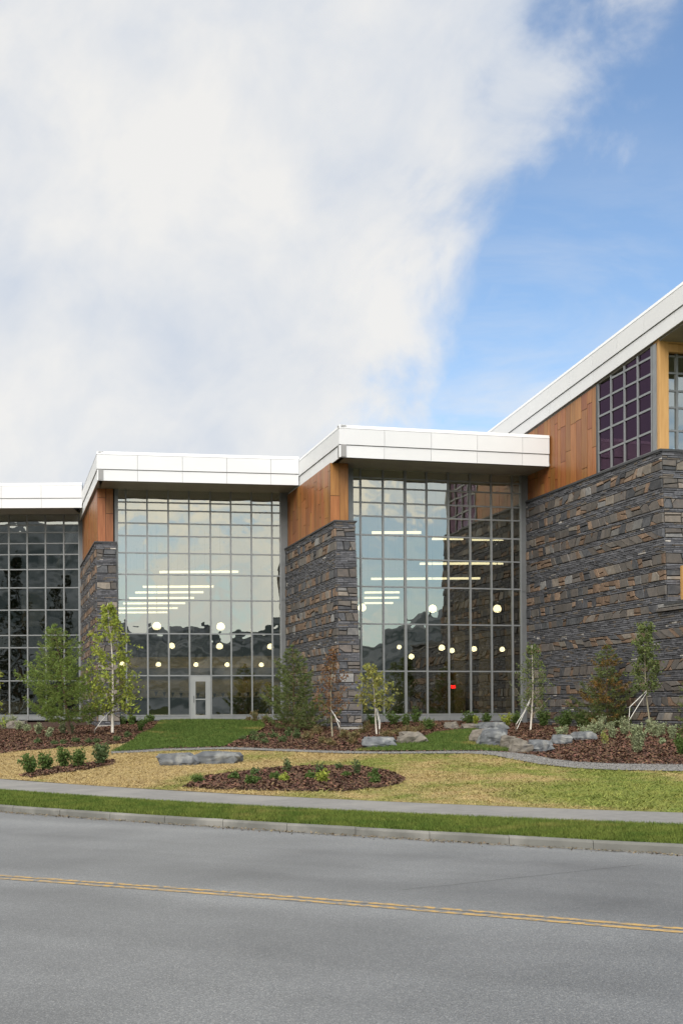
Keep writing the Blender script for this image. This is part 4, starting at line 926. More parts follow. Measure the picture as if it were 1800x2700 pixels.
x, y = scatter(mulch_poly, 190, [mound, green_r], keepf=lambda x, y: y < 72); chips('bark_chips', x, y, terr(x, y) + .016, .085, 'mulch_chip', 'red-brown bark chips covering the beds along the building')
x, y = scatter(oval, 420); x2, y2 = scatter(small, 420); x = np.r_[x, x2]; y = np.r_[y, y2]; chips('bark_chips', x, y, terr(x, y) + .022, .07, 'mulch_chip', 'red-brown bark chips of the two small beds in the lawn')
# fine gravel lying on the path
pp = P_far + P_near[::-1]; x, y = scatter(pp, 700); pm('gravel_grain', (.30, .29, .28), (.18, .175, .17), 8, .95, island=.45)
chips('path_gravel', x, y, terr(x, y) + .024, .022, 'gravel_grain', 'loose grey gravel grains on the winding path')['category'] = 'gravel'

# ------------------------------------------------------------------ boulders
pm('boulder_blue', (.09, .098, .11), (.18, .19, .20), 3.2, .85, .7, 14, detail=9, objrand=.12, stain=(2.0, .56, .66, (.27, .275, .27)))
pm('boulder_warm', (.125, .112, .096), (.22, .198, .17), 3.0, .85, .7, 14, detail=9, objrand=.12, stain=(2.3, .58, .68, (.13, .125, .12)))
def boulder(u0, u1, v0, v1, label, mat='boulder_blue', depth=.8, seed=0, flat=0, group=None):
    r = random.Random(seed); c = GS((u0 + u1) / 2, v1 - 2); px = c.y / F; w = (u1 - u0) * px; h = (v1 - v0) * px * 1.0 + .06; d = w * depth
    if d > 2.2: d = 1.0
    bm = bmesh.new(); bmesh.ops.create_cube(bm, size=2.0); bmesh.ops.subdivide_edges(bm, edges=bm.edges, cuts=2, use_grid_fill=True)
    sk = (r.uniform(-.25, .25), r.uniform(-.2, .2), r.uniform(-.15, .15))
    for v in bm.verts:                           # a split block: corners knocked off, faces leaning
        p = v.co.copy(); k_ = sum(abs(abs(x) - 1) < 1e-3 for x in p); q = p * (1 - (.0, .0, .06, .20)[k_] * r.uniform(.4, 1.7)) + Vector((r.uniform(-.16, .16), r.uniform(-.16, .16), r.uniform(-.14, .14)))
        if q.z > 0: q.x += sk[0] * q.z; q.y += (sk[1] + .22) * q.z; q.x *= 1 - .16 * q.z; q.z *= 1 + sk[2] * q.x * 2
        if flat and q.z > .75: q.z = .75 + (q.z - .75) * .4
        v.co = (q.x * w / 2 / .95, q.y * d / 2 / .95, q.z * h / 2 / .92)
    bmesh.ops.triangulate(bm, faces=bm.faces); bmesh.ops.subdivide_edges(bm, edges=bm.edges, cuts=2, use_grid_fill=True); bmesh.ops.triangulate(bm, faces=bm.faces)
    for v in bm.verts:
        q = v.co * 2.2 + Vector((seed * 3.1, 0, 0)); v.co += v.co.normalized() * (.10 * min(w, h) * mnoise.fractal(q * 1.6, .7, 2.2, 6) * 1.2)
    me = bpy.data.meshes.new('boulder'); bm.to_mesh(me); bm.free(); me.materials.append(MATS[mat])
    o = link('boulder', me); zmin = min(v.co.z for v in me.vertices)
    o.location = (c.x, c.y + d * .32, c.z + zmin * -.80 - h * .10); o.rotation_euler = (0, 0, r.uniform(-.2, .2)); return tag(o, label, 'boulder', group)
boulder(418, 516, 1990, 2020, 'long low grey boulder on the dry lawn, butting a longer one', seed=1, depth=.5, flat=1)
boulder(508, 630, 1985, 2016, 'longest pale grey boulder lying on the dry lawn', seed=2, depth=.45, flat=1)
boulder(960, 1043, 1945, 1974, 'sloping blue-grey boulder at the edge of the bark bed beside the hollow lawn', seed=3, flat=1)
boulder(1052, 1122, 1936, 1964, 'grey rounded boulder between bark bed and hollow lawn, next to a sloping one', 'boulder_warm', seed=4)
boulder(1240, 1281, 1930, 1962, 'tan-streaked boulder at the near end of the boulder row by the hollow lawn', 'boulder_warm', seed=5)
boulder(1266, 1336, 1928, 1970, 'biggest dark blue-grey boulder in the row edging the hollow lawn', seed=6)
boulder(1322, 1366, 1944, 1977, 'upright pinkish boulder in the row edging the hollow lawn', 'boulder_warm', seed=7)
boulder(1347, 1400, 1955, 1988, 'mottled brown-grey boulder beside the gravel path', 'boulder_warm', seed=8)
boulder(1395, 1455, 1955, 1986, 'flat-topped blue-grey boulder beside the gravel path', seed=9, flat=1)
boulder(1452, 1508, 1940, 1966, 'flat grey slab boulder half sunk in bark chips', seed=10, flat=1)
boulder(1514, 1568, 1933, 1955, 'low grey slab boulder half buried behind pale shrubs', seed=11, flat=1)
boulder(1262, 1337, 1907, 1929, 'long grey boulder against the sill of the glazed hall', seed=12, flat=1)
boulder(1218, 1264, 1912, 1926, 'low flat boulder behind the top of the hollow lawn', 'boulder_warm', seed=13, flat=1)
boulder(1173, 1208, 1908, 1926, 'small pale boulder among brown shrubs below the glass', 'boulder_warm', seed=14)
boulder(16, 66, 1904, 1923, 'low grey-tan boulder among silver shrubs below the rear hall', 'boulder_warm', seed=15, flat=1)

# ------------------------------------------------------------------ plants
def leafmat(name, c1, c2, tr=.3, isl=.35): pm(name, c1, c2, 3, .6, trans=tr, island=isl, spec=.25)
leafmat('leaf_birch', (.38, .42, .08), (.27, .34, .06), .4); leafmat('leaf_aspen', (.26, .29, .075), (.32, .30, .08), .35); leafmat('leaf_poplar', (.13, .18, .06), (.17, .21, .07), .35)
leafmat('leaf_brown', (.16, .075, .03), (.20, .11, .05), .2); leafmat('needle_larch', (.22, .29, .075), (.16, .23, .055), .4); leafmat('needle_pine', (.115, .16, .055), (.16, .19, .065), .3)
leafmat('needle_rust', (.17, .15, .045), (.30, .16, .05), .3, .5); leafmat('leaf_silver', (.34, .38, .23), (.25, .30, .16), .3); leafmat('leaf_green', (.12, .185, .05), (.09, .15, .04), .35); leafmat('leaf_dark', (.09, .14, .055), (.125, .165, .065), .3)
leafmat('leaf_dull', (.18, .18, .08), (.25, .16, .08), .3, .45); leafmat('needle_dark', (.018, .03, .015), (.03, .04, .02), .1)
pm('bark_white', (.70, .66, .60), (.56, .50, .42), 6, .8, .3, 30, stretch=(1, 1, .3), stain=(9, .62, .68, (.10, .085, .07)))
pm('bark_grey', (.20, .17, .14), (.13, .11, .09), 8, .9, .4, 40); pm('bark_pale', (.36, .33, .24), (.26, .24, .17), 8, .9, .3, 40); pm('bark_brown', (.17, .115, .075), (.11, .075, .05), 8, .9, .4, 40)
class Leaves:
    def __init__(s): s.c = []; s.a = []; s.b = []
    def add(s, c, a, b): s.c.append(c); s.a.append(a); s.b.append(b)
    def build(s, name, mat, parent):
        C = np.array(s.c); A = np.array(s.a); Bv = np.array(s.b); V = np.stack([C - A, C - Bv, C + A, C + Bv], 1).reshape(-1, 3)
        return tri_mesh(name, V, np.arange(len(V)).reshape(-1, 4), mat, parent)
def rdir(r): 
    while True:
        p = Vector((r.uniform(-1, 1), r.uniform(-1, 1), r.uniform(-1, 1)))
        if .05 < p.length < 1: return p.normalized()
def leaf_at(lv, r, p, size, hang=.3):
    a = rdir(r); a.z -= hang; a.normalize(); b = a.cross(rdir(r)).normalized(); s = size * r.uniform(.65, 1.3)
    q = p + a * s * .5; lv.add(tuple(q), tuple(a * s * .5), tuple(b * s * .33))
def broadleaf(base, H, seed, label, bark, leaf, crown, tr=.05, lean=(0, 0), nb=34, leaves=26, lsize=.09, up=.9, name='tree', sub=5, top=None, hang=.3, spread=.16, limb=None):
    """crown: list of (height fraction, radius in m)"""
    r = random.Random(seed); t = empty(name, base, label, 'tree'); b = Vector(base); w = MB(); lv = Leaves()
    def tp(f): return b + Vector((lean[0] * f + .05 * H / 4 * math.sin(f * 5 + seed), lean[1] * f + .04 * math.sin(f * 6), H * f))
    w.tube([b - Vector((0, 0, .12))] + [tp(i / 9) for i in range(10)], [tr * 1.35] + [tr * (1 - .88 * i / 9) for i in range(10)], 8)
    hs = [c[0] for c in crown]; rs = [c[1] for c in crown]
    br = MB()
    for k in range(nb):
        f = hs[0] + (hs[-1] - hs[0]) * ((k + r.random()) / nb); rad = float(np.interp(f, hs, rs)) * r.uniform(.55, 1.12); az = k * 2.39996 + r.uniform(-.5, .5)
        f0 = max(.16, f - up * rad / H * r.uniform(.5, 1.0)); p0 = tp(f0); p1 = tp(f) + Vector((math.cos(az), math.sin(az), 0)) * rad
        mid = p0.lerp(p1, .5) + Vector((math.cos(az), math.sin(az), 0)) * rad * .08 + rdir(r) * rad * .08
        r0 = max(.009, tr * .36 * (1.1 - f)); br.tube([p0, p0.lerp(mid, .5) + rdir(r) * .015, mid, p1], [r0, r0 * .75, r0 * .55, .003], 5)
        for s in range(sub):
            q = r.uniform(.35, 1.0); o = p0.lerp(mid, q * 2) if q < .5 else mid.lerp(p1, q * 2 - 1); e = o + (rdir(r) + Vector((math.cos(az) * .5, math.sin(az) * .5, .15 - hang * .6))) * rad * .30
            br.tube([o, e], [r0 * .35, .002], 3)
            for _ in range(int(leaves * r.uniform(.4, 1.5) / sub)):
                leaf_at(lv, r, o.lerp(e, r.random()) + rdir(r) * spread * r.random(), lsize, hang)
    tk = w.build('trunk', bark, t, smooth=True); br.build('limbs', limb or bark, tk, smooth=True)
    if lv.c: lv.build('crown', leaf, t)
    return t
def conifer(base, H, seed, label, bark, leaf, prof, tr=.06, dens=1.0, nl=.11, droop=.1, name='tree', lean=0.0, asc=.35, step=.20, per=6, leaf2=None, tip=1.0):
    r = random.Random(seed); t = empty(name, base, label, 'tree'); b = Vector(base); w = MB(); br = MB(); lv = Leaves(); lv2 = Leaves()
    def tp(f): return b + Vector((lean * f + .02 * math.sin(f * 8 + seed), 0, H * f))
    w.tube([b - Vector((0, 0, .1))] + [tp(i / 8) for i in range(9)], [tr * 1.3] + [tr * (1 - .93 * i / 8) for i in range(9)], 8)
    hs = [p[0] for p in prof]; rs = [p[1] for p in prof]; z = hs[0] * H; k = 0
    def spray(p, d, n, ln, lvs):
        d = d.normalized()
        for _ in range(n):
            a = (d * .9 + rdir(r) * .75).normalized(); s = ln * r.uniform(.6, 1.25); bb = a.cross(rdir(r)).normalized(); c = p + rdir(r) * .03 + a * s * .5; lvs.add(tuple(c), tuple(a * s * .5), tuple(bb * s * .10 + Vector((0, 0, .002))))
    while z < H * .985:
        f = z / H; R0 = float(np.interp(f, hs, rs))
        for j in range(per):
            az = k * .7 + j * 2 * math.pi / per + r.uniform(-.4, .4); L = R0 * r.uniform(.5, 1.0) * (1 + .5 * mnoise.noise((math.cos(az) * 1.3 + seed, math.sin(az) * 1.3, z * 1.1)))
            if L < .03: continue
            d = Vector((math.cos(az), math.sin(az), 0)); p0 = tp(f); pts = [p0 + d * L * q + Vector((0, 0, L * (asc * q * q - droop * math.sin(q * 2.6)))) for q in (0, .3, .6, .85, 1.0)]
            br.tube(pts, [.012 * (1.2 - f) + .003, .009, .006, .004, .002], 4); lvs = lv2 if (leaf2 and r.random() < .38) else lv
            m = max(3, int(L / .055 * dens * (1.1 - .45 * f))); side = d.cross(Vector((0, 0, 1)))
            for q in range(m):
                qq = .12 + .88 * ((q + r.random()) / m) ** tip; i = min(3, int(qq * 4)); pt = pts[i].lerp(pts[i + 1], qq * 4 - i) if False else pts[0].lerp(pts[-1], qq) + Vector((0, 0, L * (asc * qq * qq - asc * qq - droop * math.sin(qq * 2.6) + droop * qq * .515)))
                sg = r.choice((-1, 1)); tl = L * .30 * (1.1 - qq) + .05; td = (d * .8 + side * sg * r.uniform(.3, 1.0) + Vector((0, 0, r.uniform(-.15, .35)))).normalized()
                for s in range(3): spray(pt + td * tl * (s + .5) / 3 * r.uniform(.7, 1.2), td, 2 if s < 2 else 3, nl, lvs)
        z += step * r.uniform(.75, 1.2) * (1.1 - .4 * f); k += 1
    spray(tp(1.0) - Vector((0, 0, .12)), Vector((0, 0, 1)), 26, nl * 1.2, lv)
    tk = w.build('trunk', bark, t, smooth=True); br.build('limbs', bark, tk, smooth=True); lv.build('crown', leaf, t)
    if lv2.c: lv2.build('rusty_foliage', leaf2, t)
    return t
def HP(c, px): return px * c.y / F             # photo pixels -> metres at that distance
c = GS(187, 1939); h_ = HP(c, 292)
conifer(c, h_, 3, 'bushy bright green larch standing in front of the rear dark hall', 'bark_brown', 'needle_larch', [(.15, HP(c, 115)), (.24, HP(c, 140)), (.38, HP(c, 138)), (.52, HP(c, 112)), (.66, HP(c, 76)), (.80, HP(c, 52)), (.92, HP(c, 28)), (1, .05)], .075, .95, .17, .12, 'larch_tree', HP(c, -42) , .34, .27, 7, tip=.75)
c = GS(301, 1935); broadleaf(c, HP(c, 345), 5, 'slender white-barked birch with yellow-green leaves beside the entrance hall pier', 'bark_white', 'leaf_birch', [(.2, HP(c, 70)), (.36, HP(c, 74)), (.55, HP(c, 72)), (.72, HP(c, 62)), (.85, HP(c, 36)), (1, HP(c, 10))], .068, (HP(c, -13), 0), 80, 50, .125, .85, 'birch_tree', 7, hang=.5, limb='bark_grey')
c = GS(-32, 1955); broadleaf(c, HP(c, 250), 6, 'leafy young tree cut off by the picture edge beside the larch', 'bark_pale', 'leaf_birch', [(.2, HP(c, 45)), (.5, HP(c, 58)), (.8, HP(c, 42)), (1, .1)], .05, (0, 0), 26, 30, .11, .8, 'young_tree', 5)
c = GS(778, 1930); conifer(c, HP(c, 230), 8, 'dark green young pine in front of the stone pier', 'bark_brown', 'needle_pine', [(.06, HP(c, 96)), (.2, HP(c, 100)), (.36, HP(c, 90)), (.5, HP(c, 62)), (.62, HP(c, 56)), (.78, HP(c, 36)), (.9, HP(c, 18)), (1, .03)], .06, 1.15, .15, .05, 'pine_tree', HP(c, -6), .38, .26, 7, tip=.7)
c = GS(875, 1943); broadleaf(c, HP(c, 232), 9, 'nearly bare young tree with withered brown leaves before the stone pier', 'bark_pale', 'leaf_brown', [(.34, HP(c, 42)), (.5, HP(c, 48)), (.7, HP(c, 36)), (.88, HP(c, 18)), (1, HP(c, 5))], .035, (0, 0), 52, 22, .09, 1.5, 'young_tree', 5, hang=.4, limb='bark_brown')
c = GS(995, 1938); broadleaf(c, HP(c, 185), 11, 'small aspen with sparse yellow-green leaves in front of the stone pier edge', 'bark_white', 'leaf_aspen', [(.44, HP(c, 50)), (.58, HP(c, 60)), (.72, HP(c, 48)), (.88, HP(c, 30)), (1, HP(c, 10))], .04, (HP(c, -18), 0), 36, 36, .125, .5, 'aspen_tree', 5, hang=.4, limb='bark_pale')
c = GS(1399, 1927); broadleaf(c, HP(c, 228), 12, 'sparse pale-stemmed young tree where glass meets the stone wing', 'bark_white', 'leaf_poplar', [(.3, HP(c, 38)), (.5, HP(c, 48)), (.7, HP(c, 40)), (.88, HP(c, 22)), (1, HP(c, 8))], .045, (HP(c, 6), 0), 56, 34, .09, 1.3, 'young_tree', 5, limb='bark_pale')
c = GS(1600, 1917); conifer(c, HP(c, 222), 14, 'browning young pine against the tall stone wing', 'bark_brown', 'needle_pine', [(.05, HP(c, 88)), (.2, HP(c, 100)), (.36, HP(c, 92)), (.5, HP(c, 58)), (.66, HP(c, 50)), (.82, HP(c, 28)), (1, .03)], .06, 1.1, .15, .05, 'pine_tree', 0, .34, .26, 7, leaf2='needle_rust', tip=.7)
c = GS(1712, 1927); broadleaf(c, HP(c, 288), 15, 'narrow green poplar with white staking straps against the stone wing', 'bark_pale', 'leaf_poplar', [(.40, HP(c, 36)), (.5, HP(c, 42)), (.65, HP(c, 36)), (.8, HP(c, 32)), (.92, HP(c, 24)), (1, HP(c, 18))], .036, (HP(c, -16), 0), 54, 50, .105, .9, 'poplar_tree', 5)
c = GS(1822, 1935); conifer(c, HP(c, 200), 16, 'green pine cut off by the picture edge beside the stone wing', 'bark_brown', 'needle_pine', [(.08, HP(c, 40)), (.3, HP(c, 40)), (.6, HP(c, 30)), (.8, HP(c, 18)), (1, .03)], .05, .8, .12, .05, 'pine_tree', 0, .3, .27, 6)
# tall spruces across the road, seen only mirrored in the rear hall
for i, (x, y, h) in enumerate([(-41, 2, 22), (-46, 8, 25), (-36.5, -3, 19), (-51, 3, 24)]):
    conifer((x, y, 0), h, 60 + i, 'tall dark spruce on the near side of the road', 'bark_brown', 'needle_dark', [(.06, 3.0), (.4, 2.2), (.75, 1.0), (1, .1)], .25, .22, .55, .15, 'spruce_tree', 0, .0, .75, 6)['group'] = 'spruces near the road'

# staking straps
def strap(label, runs, rad=.014):
    p0 = Vector(runs[0][0]); t = empty('tree_stake', (p0.x, p0.y, tz(p0.x, p0.y)), label, 'tree stake'); m_ = MB(); st = MB(); 
    for q in runs: m_.tube(q, rad * .75, 5)
    m_.build('strap', 'strap_white', t); e = Vector(runs[0][-1]); g_ = tz(e.x, e.y); st.tube([(e.x, e.y, g_ - .1), (e.x, e.y, max(e.z + .06, g_ + .25))], .02, 6); st.build('post', 'bark_grey', t)
def SP(u, v, y): return W(u, v, y)
c = GS(301, 1935); strap('white strap tying the birch to a short stake', [[SP(298, 1868, c.y), SP(270, 1898, c.y - .2), SP(250, 1925, c.y - .4)]])
c = GS(875, 1943); strap('crossed white straps tying the withered tree to its stake', [[SP(873, 1872, c.y), SP(885, 1892, c.y - .1), SP(896, 1905, c.y - .2)], [SP(881, 1880, c.y), SP(889, 1903, c.y - .1), SP(896, 1921, c.y - .2)]], .02)
c = GS(995, 1938); strap('white straps running down beside the small aspen trunk', [[SP(990, 1868, c.y - .1), SP(998, 1900, c.y - .15), SP(1000, 1932, c.y - .2)], [SP(993, 1866, c.y - .1), SP(1002, 1905, c.y - .15), SP(999, 1934, c.y - .2)]], .02)
c = GS(1399, 1927); strap('white straps slanting from the sparse pale-stemmed tree', [[SP(1398, 1840, c.y), SP(1380, 1878, c.y - .2), SP(1359, 1911, c.y - .4)], [SP(1396, 1850, c.y), SP(1376, 1890, c.y - .2), SP(1362, 1922, c.y - .4)]], .018)
c = GS(1712, 1927); strap('white strap frame slanting from the narrow poplar', [[SP(1705, 1820, c.y), SP(1659, 1864, c.y - .2), SP(1657, 1895, c.y - .2)], [SP(1705, 1824, c.y), SP(1680, 1862, c.y - .1), SP(1658, 1898, c.y - .2)]], .02)

# shrubs
def shrub(u, v, wpx, hpx, leaf, label, group, seed, dens=1.0, ls=.05, stems=9, upright=.5, twig='bark_brown', name='shrub', cat='shrub'):
    r = random.Random(seed); c = GS(u, v); t = empty(name, c, label, cat, group); w = HP(c, wpx) / 2; h = HP(c, hpx); m_ = MB(); lv = Leaves()
    for k in range(stems):
        az = k * 2.4 + r.uniform(-.4, .4); q = math.sqrt((k + .5) / stems); rr = w * q * r.uniform(.6, 1.05); hh = h * (1 - (1 - upright) * q * q) * r.uniform(.5, 1.12)
        e = c + Vector((math.cos(az) * rr, math.sin(az) * rr, hh)); md = c.lerp(e, .5) + Vector((0, 0, hh * .12)); b0 = c + Vector((math.cos(az) * .03, math.sin(az) * .03, -.04)); m_.tube([b0, md, e], [.008, .005, .002], 4)
        n = int(16 * dens * (1 + h * 1.6))
        for i in range(n):
            f = r.uniform(.18, 1.02); p = b0.lerp(md, f * 2) if f < .5 else md.lerp(e, f * 2 - 1); leaf_at(lv, r, p + rdir(r) * w * .30 * r.random(), ls, -.2)
    m_.build('stems', twig, t); lv.build('foliage', leaf, t); return t
sd = [500]
ORD = ['first', 'second', 'third', 'fourth', 'fifth', 'sixth', 'seventh', 'eighth', 'ninth', 'tenth', 'eleventh', 'twelfth', 'thirteenth', 'fourteenth', 'fifteenth']
def row(lst, leaf, label, group, frm=None, u0=0, **kw):
    for (u, v, w, h) in lst:
        sd[0] += 1; lb = label
        if frm: k = sum(abs(q[0] - u0) < abs(u - u0) for q in lst); lb = label + ', ' + ORD[k] + ' from ' + frm
        shrub(u, v, w, h, leaf, lb, group, sd[0], **kw)
row([(78, 2041, 60, 54), (121, 2033, 52, 46), (168, 2026, 48, 54), (208, 2024, 56, 48)], 'leaf_green', 'leafy green shrub in the narrow bark strip', 'shrubs in the narrow bark strip', 'its biggest dark shrub', 267, dens=1.5, ls=.075, stems=18, upright=.78)
shrub(266, 2016, 62, 54, 'leaf_dark', 'biggest dark green shrub at the end of the narrow bark strip', None, 505, 1.8, .08, 22, .85)
row([(522, 2066, 40, 26), (616, 2058, 34, 22), (664, 2072, 44, 34), (724, 2058, 34, 24), (818, 2056, 30, 22), (986, 2054, 36, 26), (987, 2068, 30, 22), (911, 2050, 26, 16)], 'leaf_green', 'mounded green shrub in the oval bark bed', 'mounded shrubs in the oval bed', 'the paired lawn boulders', 400, dens=2.2, ls=.055, stems=14, upright=.5)
row([(758, 2040, 34, 38), (841, 2044, 34, 34), (940, 2044, 30, 40), (672, 2048, 36, 22), (893, 2030, 24, 16)], 'leaf_dark', 'wispy upright shrub in the oval bark bed', 'upright shrubs in the oval bed', 'the paired lawn boulders', 400, dens=1.0, ls=.06, stems=9, upright=.9)
row([(749, 2064, 34, 28), (850, 2066, 46, 36)], 'leaf_birch', 'yellow-green shrub in the oval bark bed', 'yellow-green shrubs in the oval bed', 'the paired lawn boulders', 400, dens=1.6, ls=.06, stems=12, upright=.6)
row([(100, 1962, 24, 16), (145, 1965, 26, 14), (166, 1964, 24, 14), (201, 1960, 28, 18), (235, 1961, 24, 14), (256, 1960, 26, 16), (308, 1955, 28, 18), (336, 1946, 26, 16)], 'leaf_dark', 'low dark groundcover shrub at the birch bed edge', 'groundcover shrubs by the birch', 'the mound lawn', 400, dens=1.8, ls=.06, stems=12, upright=.5)
row([(131, 1946, 34, 30), (102, 1938, 30, 34), (166, 1936, 26, 34), (187, 1938, 22, 30), (236, 1912, 26, 26), (72, 1930, 34, 26), (50, 1926, 30, 24), (12, 1922, 36, 36), (34, 1912, 30, 28)], 'leaf_silver', 'silvery shrub around the larch foot', 'silver shrubs by the larch', 'the stone pier', 256, dens=1.8, ls=.07, stems=12, upright=.75)
row([(320, 1908, 40, 26), (348, 1912, 34, 30), (372, 1930, 30, 30), (398, 1902, 34, 22), (382, 1912, 26, 20)], 'leaf_green', 'green shrub between birch and entrance hall glass', 'shrubs by the birch bed glass', 'the birch', 300, dens=1.8, ls=.08, stems=12, upright=.7)
row([(672, 1906, 30, 34), (700, 1908, 36, 22), (655, 1904, 20, 14)], 'leaf_dull', 'dull green shrub at the glass by the pine', 'shrubs between door lawn and pine', 'the glass door', 530, dens=1.8, ls=.07, stems=12, upright=.7)
row([(670, 1955, 40, 18), (700, 1962, 34, 16), (722, 1948, 36, 22), (640, 1952, 28, 12), (745, 1958, 34, 18), (668, 1940, 34, 14), (690, 1947, 30, 14), (760, 1945, 24, 30), (782, 1950, 26, 34)], 'leaf_dark', 'low green shrub below the dark pine', 'low shrubs below the pine', 'the mound lawn', 600, dens=1.6, ls=.06, stems=12, upright=.5)
row([(812, 1952, 40, 28), (838, 1938, 40, 26), (850, 1962, 34, 22), (872, 1968, 40, 20), (905, 1948, 44, 26), (935, 1950, 40, 24), (958, 1936, 40, 24), (926, 1962, 30, 16), (1020, 1946, 44, 22), (1048, 1940, 44, 26), (1075, 1936, 48, 26), (1105, 1930, 44, 24), (1090, 1946, 40, 18), (1135, 1922, 44, 22), (968, 1920, 36, 20)], 'leaf_dull', 'rusty low shrub near the stone pier', 'rusty shrubs by the pier', 'the dark pine', 778, dens=1.7, ls=.06, stems=14, upright=.55)
row([(1035, 1912, 54, 36), (1070, 1914, 34, 30), (1128, 1925, 44, 32), (980, 1910, 40, 26), (1095, 1908, 40, 44), (1235, 1910, 46, 34), (1282, 1906, 34, 26)], 'leaf_green', 'green shrub at the hall sill', 'green shrubs at the hall sill', 'the stone pier', 950, dens=2.0, ls=.075, stems=14, upright=.75)
row([(1253, 1912, 24, 26), (1334, 1918, 44, 38)], 'leaf_birch', 'light yellow-green shrub at the hall sill', 'light shrubs at the hall sill', 'the stone pier', 950, dens=1.8, ls=.075, stems=12, upright=.8)
row([(1432, 1917, 54, 44), (1490, 1913, 60, 50), (1530, 1916, 44, 40), (1560, 1918, 50, 36), (1360, 1910, 40, 30)], 'leaf_green', 'rounded dark green shrub at the stone wing', 'dark shrubs along the stone wing', 'the glass', 1300, dens=2.4, ls=.075, stems=18, upright=.8)
row([(1474, 1942, 30, 26), (1490, 1938, 20, 24), (1540, 1950, 40, 36), (1582, 1938, 48, 46), (1612, 1948, 34, 42), (1645, 1938, 44, 44), (1562, 1940, 30, 30), (1728, 1945, 40, 40), (1745, 1940, 28, 34), (1770, 1952, 34, 40), (1744, 1964, 20, 18), (1712, 1935, 34, 40)], 'leaf_silver', 'silvery pale-leaved shrub by the stone wing', 'silver shrubs by the stone wing', 'the glass', 1300, dens=1.6, ls=.07, stems=12, upright=.85)
shrub(1592, 1966, 34, 44, 'leaf_aspen', 'sparse yellow-leaved twiggy shrub in the bark bed by the stone wing', None, 901, .6, .085, 7, .9, 'bark_pale')
shrub(1680, 1988, 50, 74, 'leaf_silver', 'tall rounded grey-green shrub nearest the gravel path', None, 902, 2.6, .07, 24, .85)
shrub(1798, 1992, 50, 62, 'leaf_green', 'dense green shrub cut off by the picture edge near the gravel path', None, 903, 2.6, .07, 22, .85)

# ------------------------------------------------------------------ lamps behind the glass
def globe(u, v, wpx, d, label, group):
    c = W(u, v, d); dia = wpx * d / F; r_ = dia / 2; t = empty('pendant_lamp', (c.x, c.y, c.z - r_), label, 'pendant lamp', group); m_ = MB()
    m_.lathe(c, [(.001, -r_ * .72), (r_ * .8, -r_ * .66), (r_ * .98, -r_ * .2), (r_ * .92, r_ * .3), (r_ * .62, r_ * .75), (.12 * r_, r_ * .95)], 18); m_.build('lamp_shade', 'lamp_glow', t, smooth=True)
    k = MB(); k.lathe(c, [(.14 * r_, r_ * .93), (.3 * r_, r_ * 1.0), (.26 * r_, r_ * 1.5), (.01, r_ * 1.55)], 10); k.tube([c + Vector((0, 0, r_ * 1.5)), (c.x, c.y, 13.6)], .018, 5); k.build('suspension', 'interior_dark', t)
    li = bpy.data.lights.new('bulb', 'POINT'); li.energy = 38; li.color = (1, .80, .5); li.shadow_soft_size = r_ * 1.1; lo = bpy.data.objects.new('bulb', li); COL.objects.link(lo); lo.parent = t; lo.location = (0, 0, -r_ * .6)
    q = MB(); q.lathe(c, [(r_ * .8, -r_ * .67), (r_ * .84, -r_ * .80), (r_ * .74, -r_ * .82), (r_ * .72, -r_ * .68)], 18); q.build('rim', 'chrome', t)
for u, v, w_ in ((413.7, 1651, 23), (582, 1652, 22)): globe(u, v, w_, 81, 'large front-row pendant lamp of the entrance hall, ' + ('nearer the birch' if u < 500 else 'nearer the stone pier'), 'front pendant lamps of the entrance hall')
for k_, (u, v, w_) in enumerate(((453, 1703, 17), (579, 1704, 18), (713, 1705, 17))): globe(u, v, w_, 97, 'second-row pendant lamp of the entrance hall, ' + ORD[k_] + ' from the birch', 'second row pendant lamps of the entrance hall')
for k_, (u, v, w_) in enumerate(((323, 1751, 14), (418, 1752, 14), (517, 1752.5, 13), (599, 1752.5, 13), (689, 1753, 13))): globe(u, v, w_, 104, 'small back-row pendant lamp of the entrance hall, ' + ORD[k_] + ' from the birch', 'back row pendant lamps of the entrance hall')
for k_, (u, v, w_) in enumerate(((954, 1602, 22), (1140, 1605, 22), (1310, 1605, 22))): globe(u, v, w_, 73, 'large pendant lamp of the hall by the stone wing, ' + ORD[k_] + ' from the stone pier', 'front pendant lamps of the hall by the stone wing')
for k_, (u, v, w_) in enumerate(((1052, 1706, 12), (1084, 1731, 15), (1164, 1708, 17), (1191, 1715, 14), (1249, 1711, 15), (1323, 1712, 14))): globe(u, v, w_, 86, 'smaller pendant lamp of the hall by the stone wing, ' + ORD[k_] + ' from the stone pier', 'rear pendant lamps of the hall by the stone wing')
def tube_light(u0, u1, v, d, label, group, e=None):
    p = W(u0, v, d); q = W(u1, v, d); t = empty('linear_lamp', (p.x, p.y, p.z - .1), label, 'strip lamp', group); a = MB(); a.box((p.x, d, p.z - .06), (q.x - p.x, 0, 0), (0, .16, 0), (0, 0, .12)); a.build('diffuser', 'tube_glow', t)
    b_ = MB(); b_.box((p.x, d + .02, p.z + .065), (q.x - p.x, 0, 0), (0, .12, 0), (0, 0, .05))
    for k in (.12, .88): x = p.x + (q.x - p.x) * k; b_.tube([(x, d + .08, p.z + .14), (x, d + .08, 13.6)], .012, 4)
    b_.build('housing', 'interior_dark', t)
for k_, (u0, u1, v, d) in enumerate(((421, 628, 1508, 75.2), (377, 563, 1547, 83.7), (357, 536, 1562, 87.7), (341, 511, 1577, 92), (325, 488, 1591, 96.8), (313, 468, 1604, 101.5), (313, 441, 1615, 105))): tube_light(u0, u1, v, d, 'long white strip lamp of the entrance hall, ' + ORD[k_] + ' from the glass', 'strip lamps of the entrance hall')
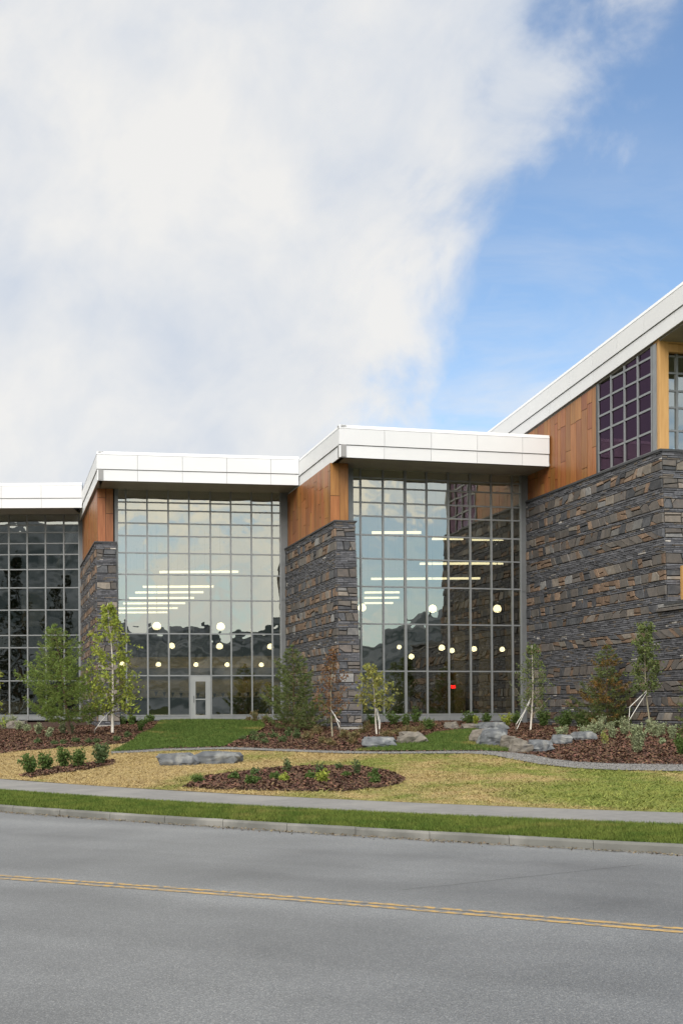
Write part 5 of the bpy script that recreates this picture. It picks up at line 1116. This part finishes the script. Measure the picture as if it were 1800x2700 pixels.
for k_, (u0, u1, v, d) in enumerate(((980, 1110, 1404, 66.5), (1139, 1221, 1420, 67.5), (1244, 1326, 1422, 68), (1106, 1326, 1486, 74), (978, 1265, 1526, 78), (960, 1053, 1562, 84), (960, 1053, 1576, 88), (960, 1036, 1590, 91))): tube_light(u0, u1, v, d, 'white strip lamp of the hall by the stone wing, ' + ORD[k_] + ' from the glass', 'strip lamps of the hall by the stone wing')
p = W(1194, 1811, 80); t = empty('exit_sign', (p.x, p.y, p.z - .12), 'small red lit exit sign deep in the hall beside the stone wing', 'exit sign'); a = MB(); a.box((p.x - .14, p.y, p.z - .1), (.28, 0, 0), (0, .06, 0), (0, 0, .2)); a.build('sign_face', 'exit_red', t)
a = MB(); a.box((p.x - .16, p.y + .061, p.z - .12), (.32, 0, 0), (0, .05, 0), (0, 0, .24)); a.build('housing', 'interior_dark', t)
# pennant string at the back of the entrance hall
p = W(375, 1822, 80); t = empty('pennant_string', (p.x, p.y, p.z), 'string of dark triangular pennants hanging inside the entrance hall', 'bunting'); st = MB(); st.tube([W(360, 1819, 80), W(500, 1824, 80), W(640, 1828, 80), W(735, 1824, 80)], .01, 4); st.build('cord', 'interior_dark', t)
for k, u in enumerate(range(368, 730, 22)):
    a = MB(); v = 1820 + 8 * math.sin((u - 360) / 375 * 3.1) ; c0 = W(u - 5, v, 80); c1 = W(u + 5, v, 80); c2_ = W(u, v + 13, 80); a.add([c0, c1, c2_, c0 + Vector((0, .01, 0)), c1 + Vector((0, .01, 0)), c2_ + Vector((0, .01, 0))], [(0, 2, 1), (3, 4, 5), (0, 1, 4, 3), (1, 2, 5, 4), (2, 0, 3, 5)]); a.build('pennant', 'interior_dark', t)

# leaf litter and grit blown against the kerb
x = rng.uniform(-12, 8, 2600); y = kerb_y(x) - np.abs(rng.normal(0, .16, len(x))) - .02; x2 = rng.uniform(-14, 9, 500); y2 = walk_near(x2) + (walk_far(x2) - walk_near(x2)) * rng.uniform(0, 1, 500)
pm('litter', (.22, .17, .10), (.14, .11, .07), 6, .9, island=.5)
chips('gutter_litter', x, y, np.full(len(x), -.008), .03, 'litter', 'dry leaf litter and grit blown against the kerb')['category'] = 'litter'
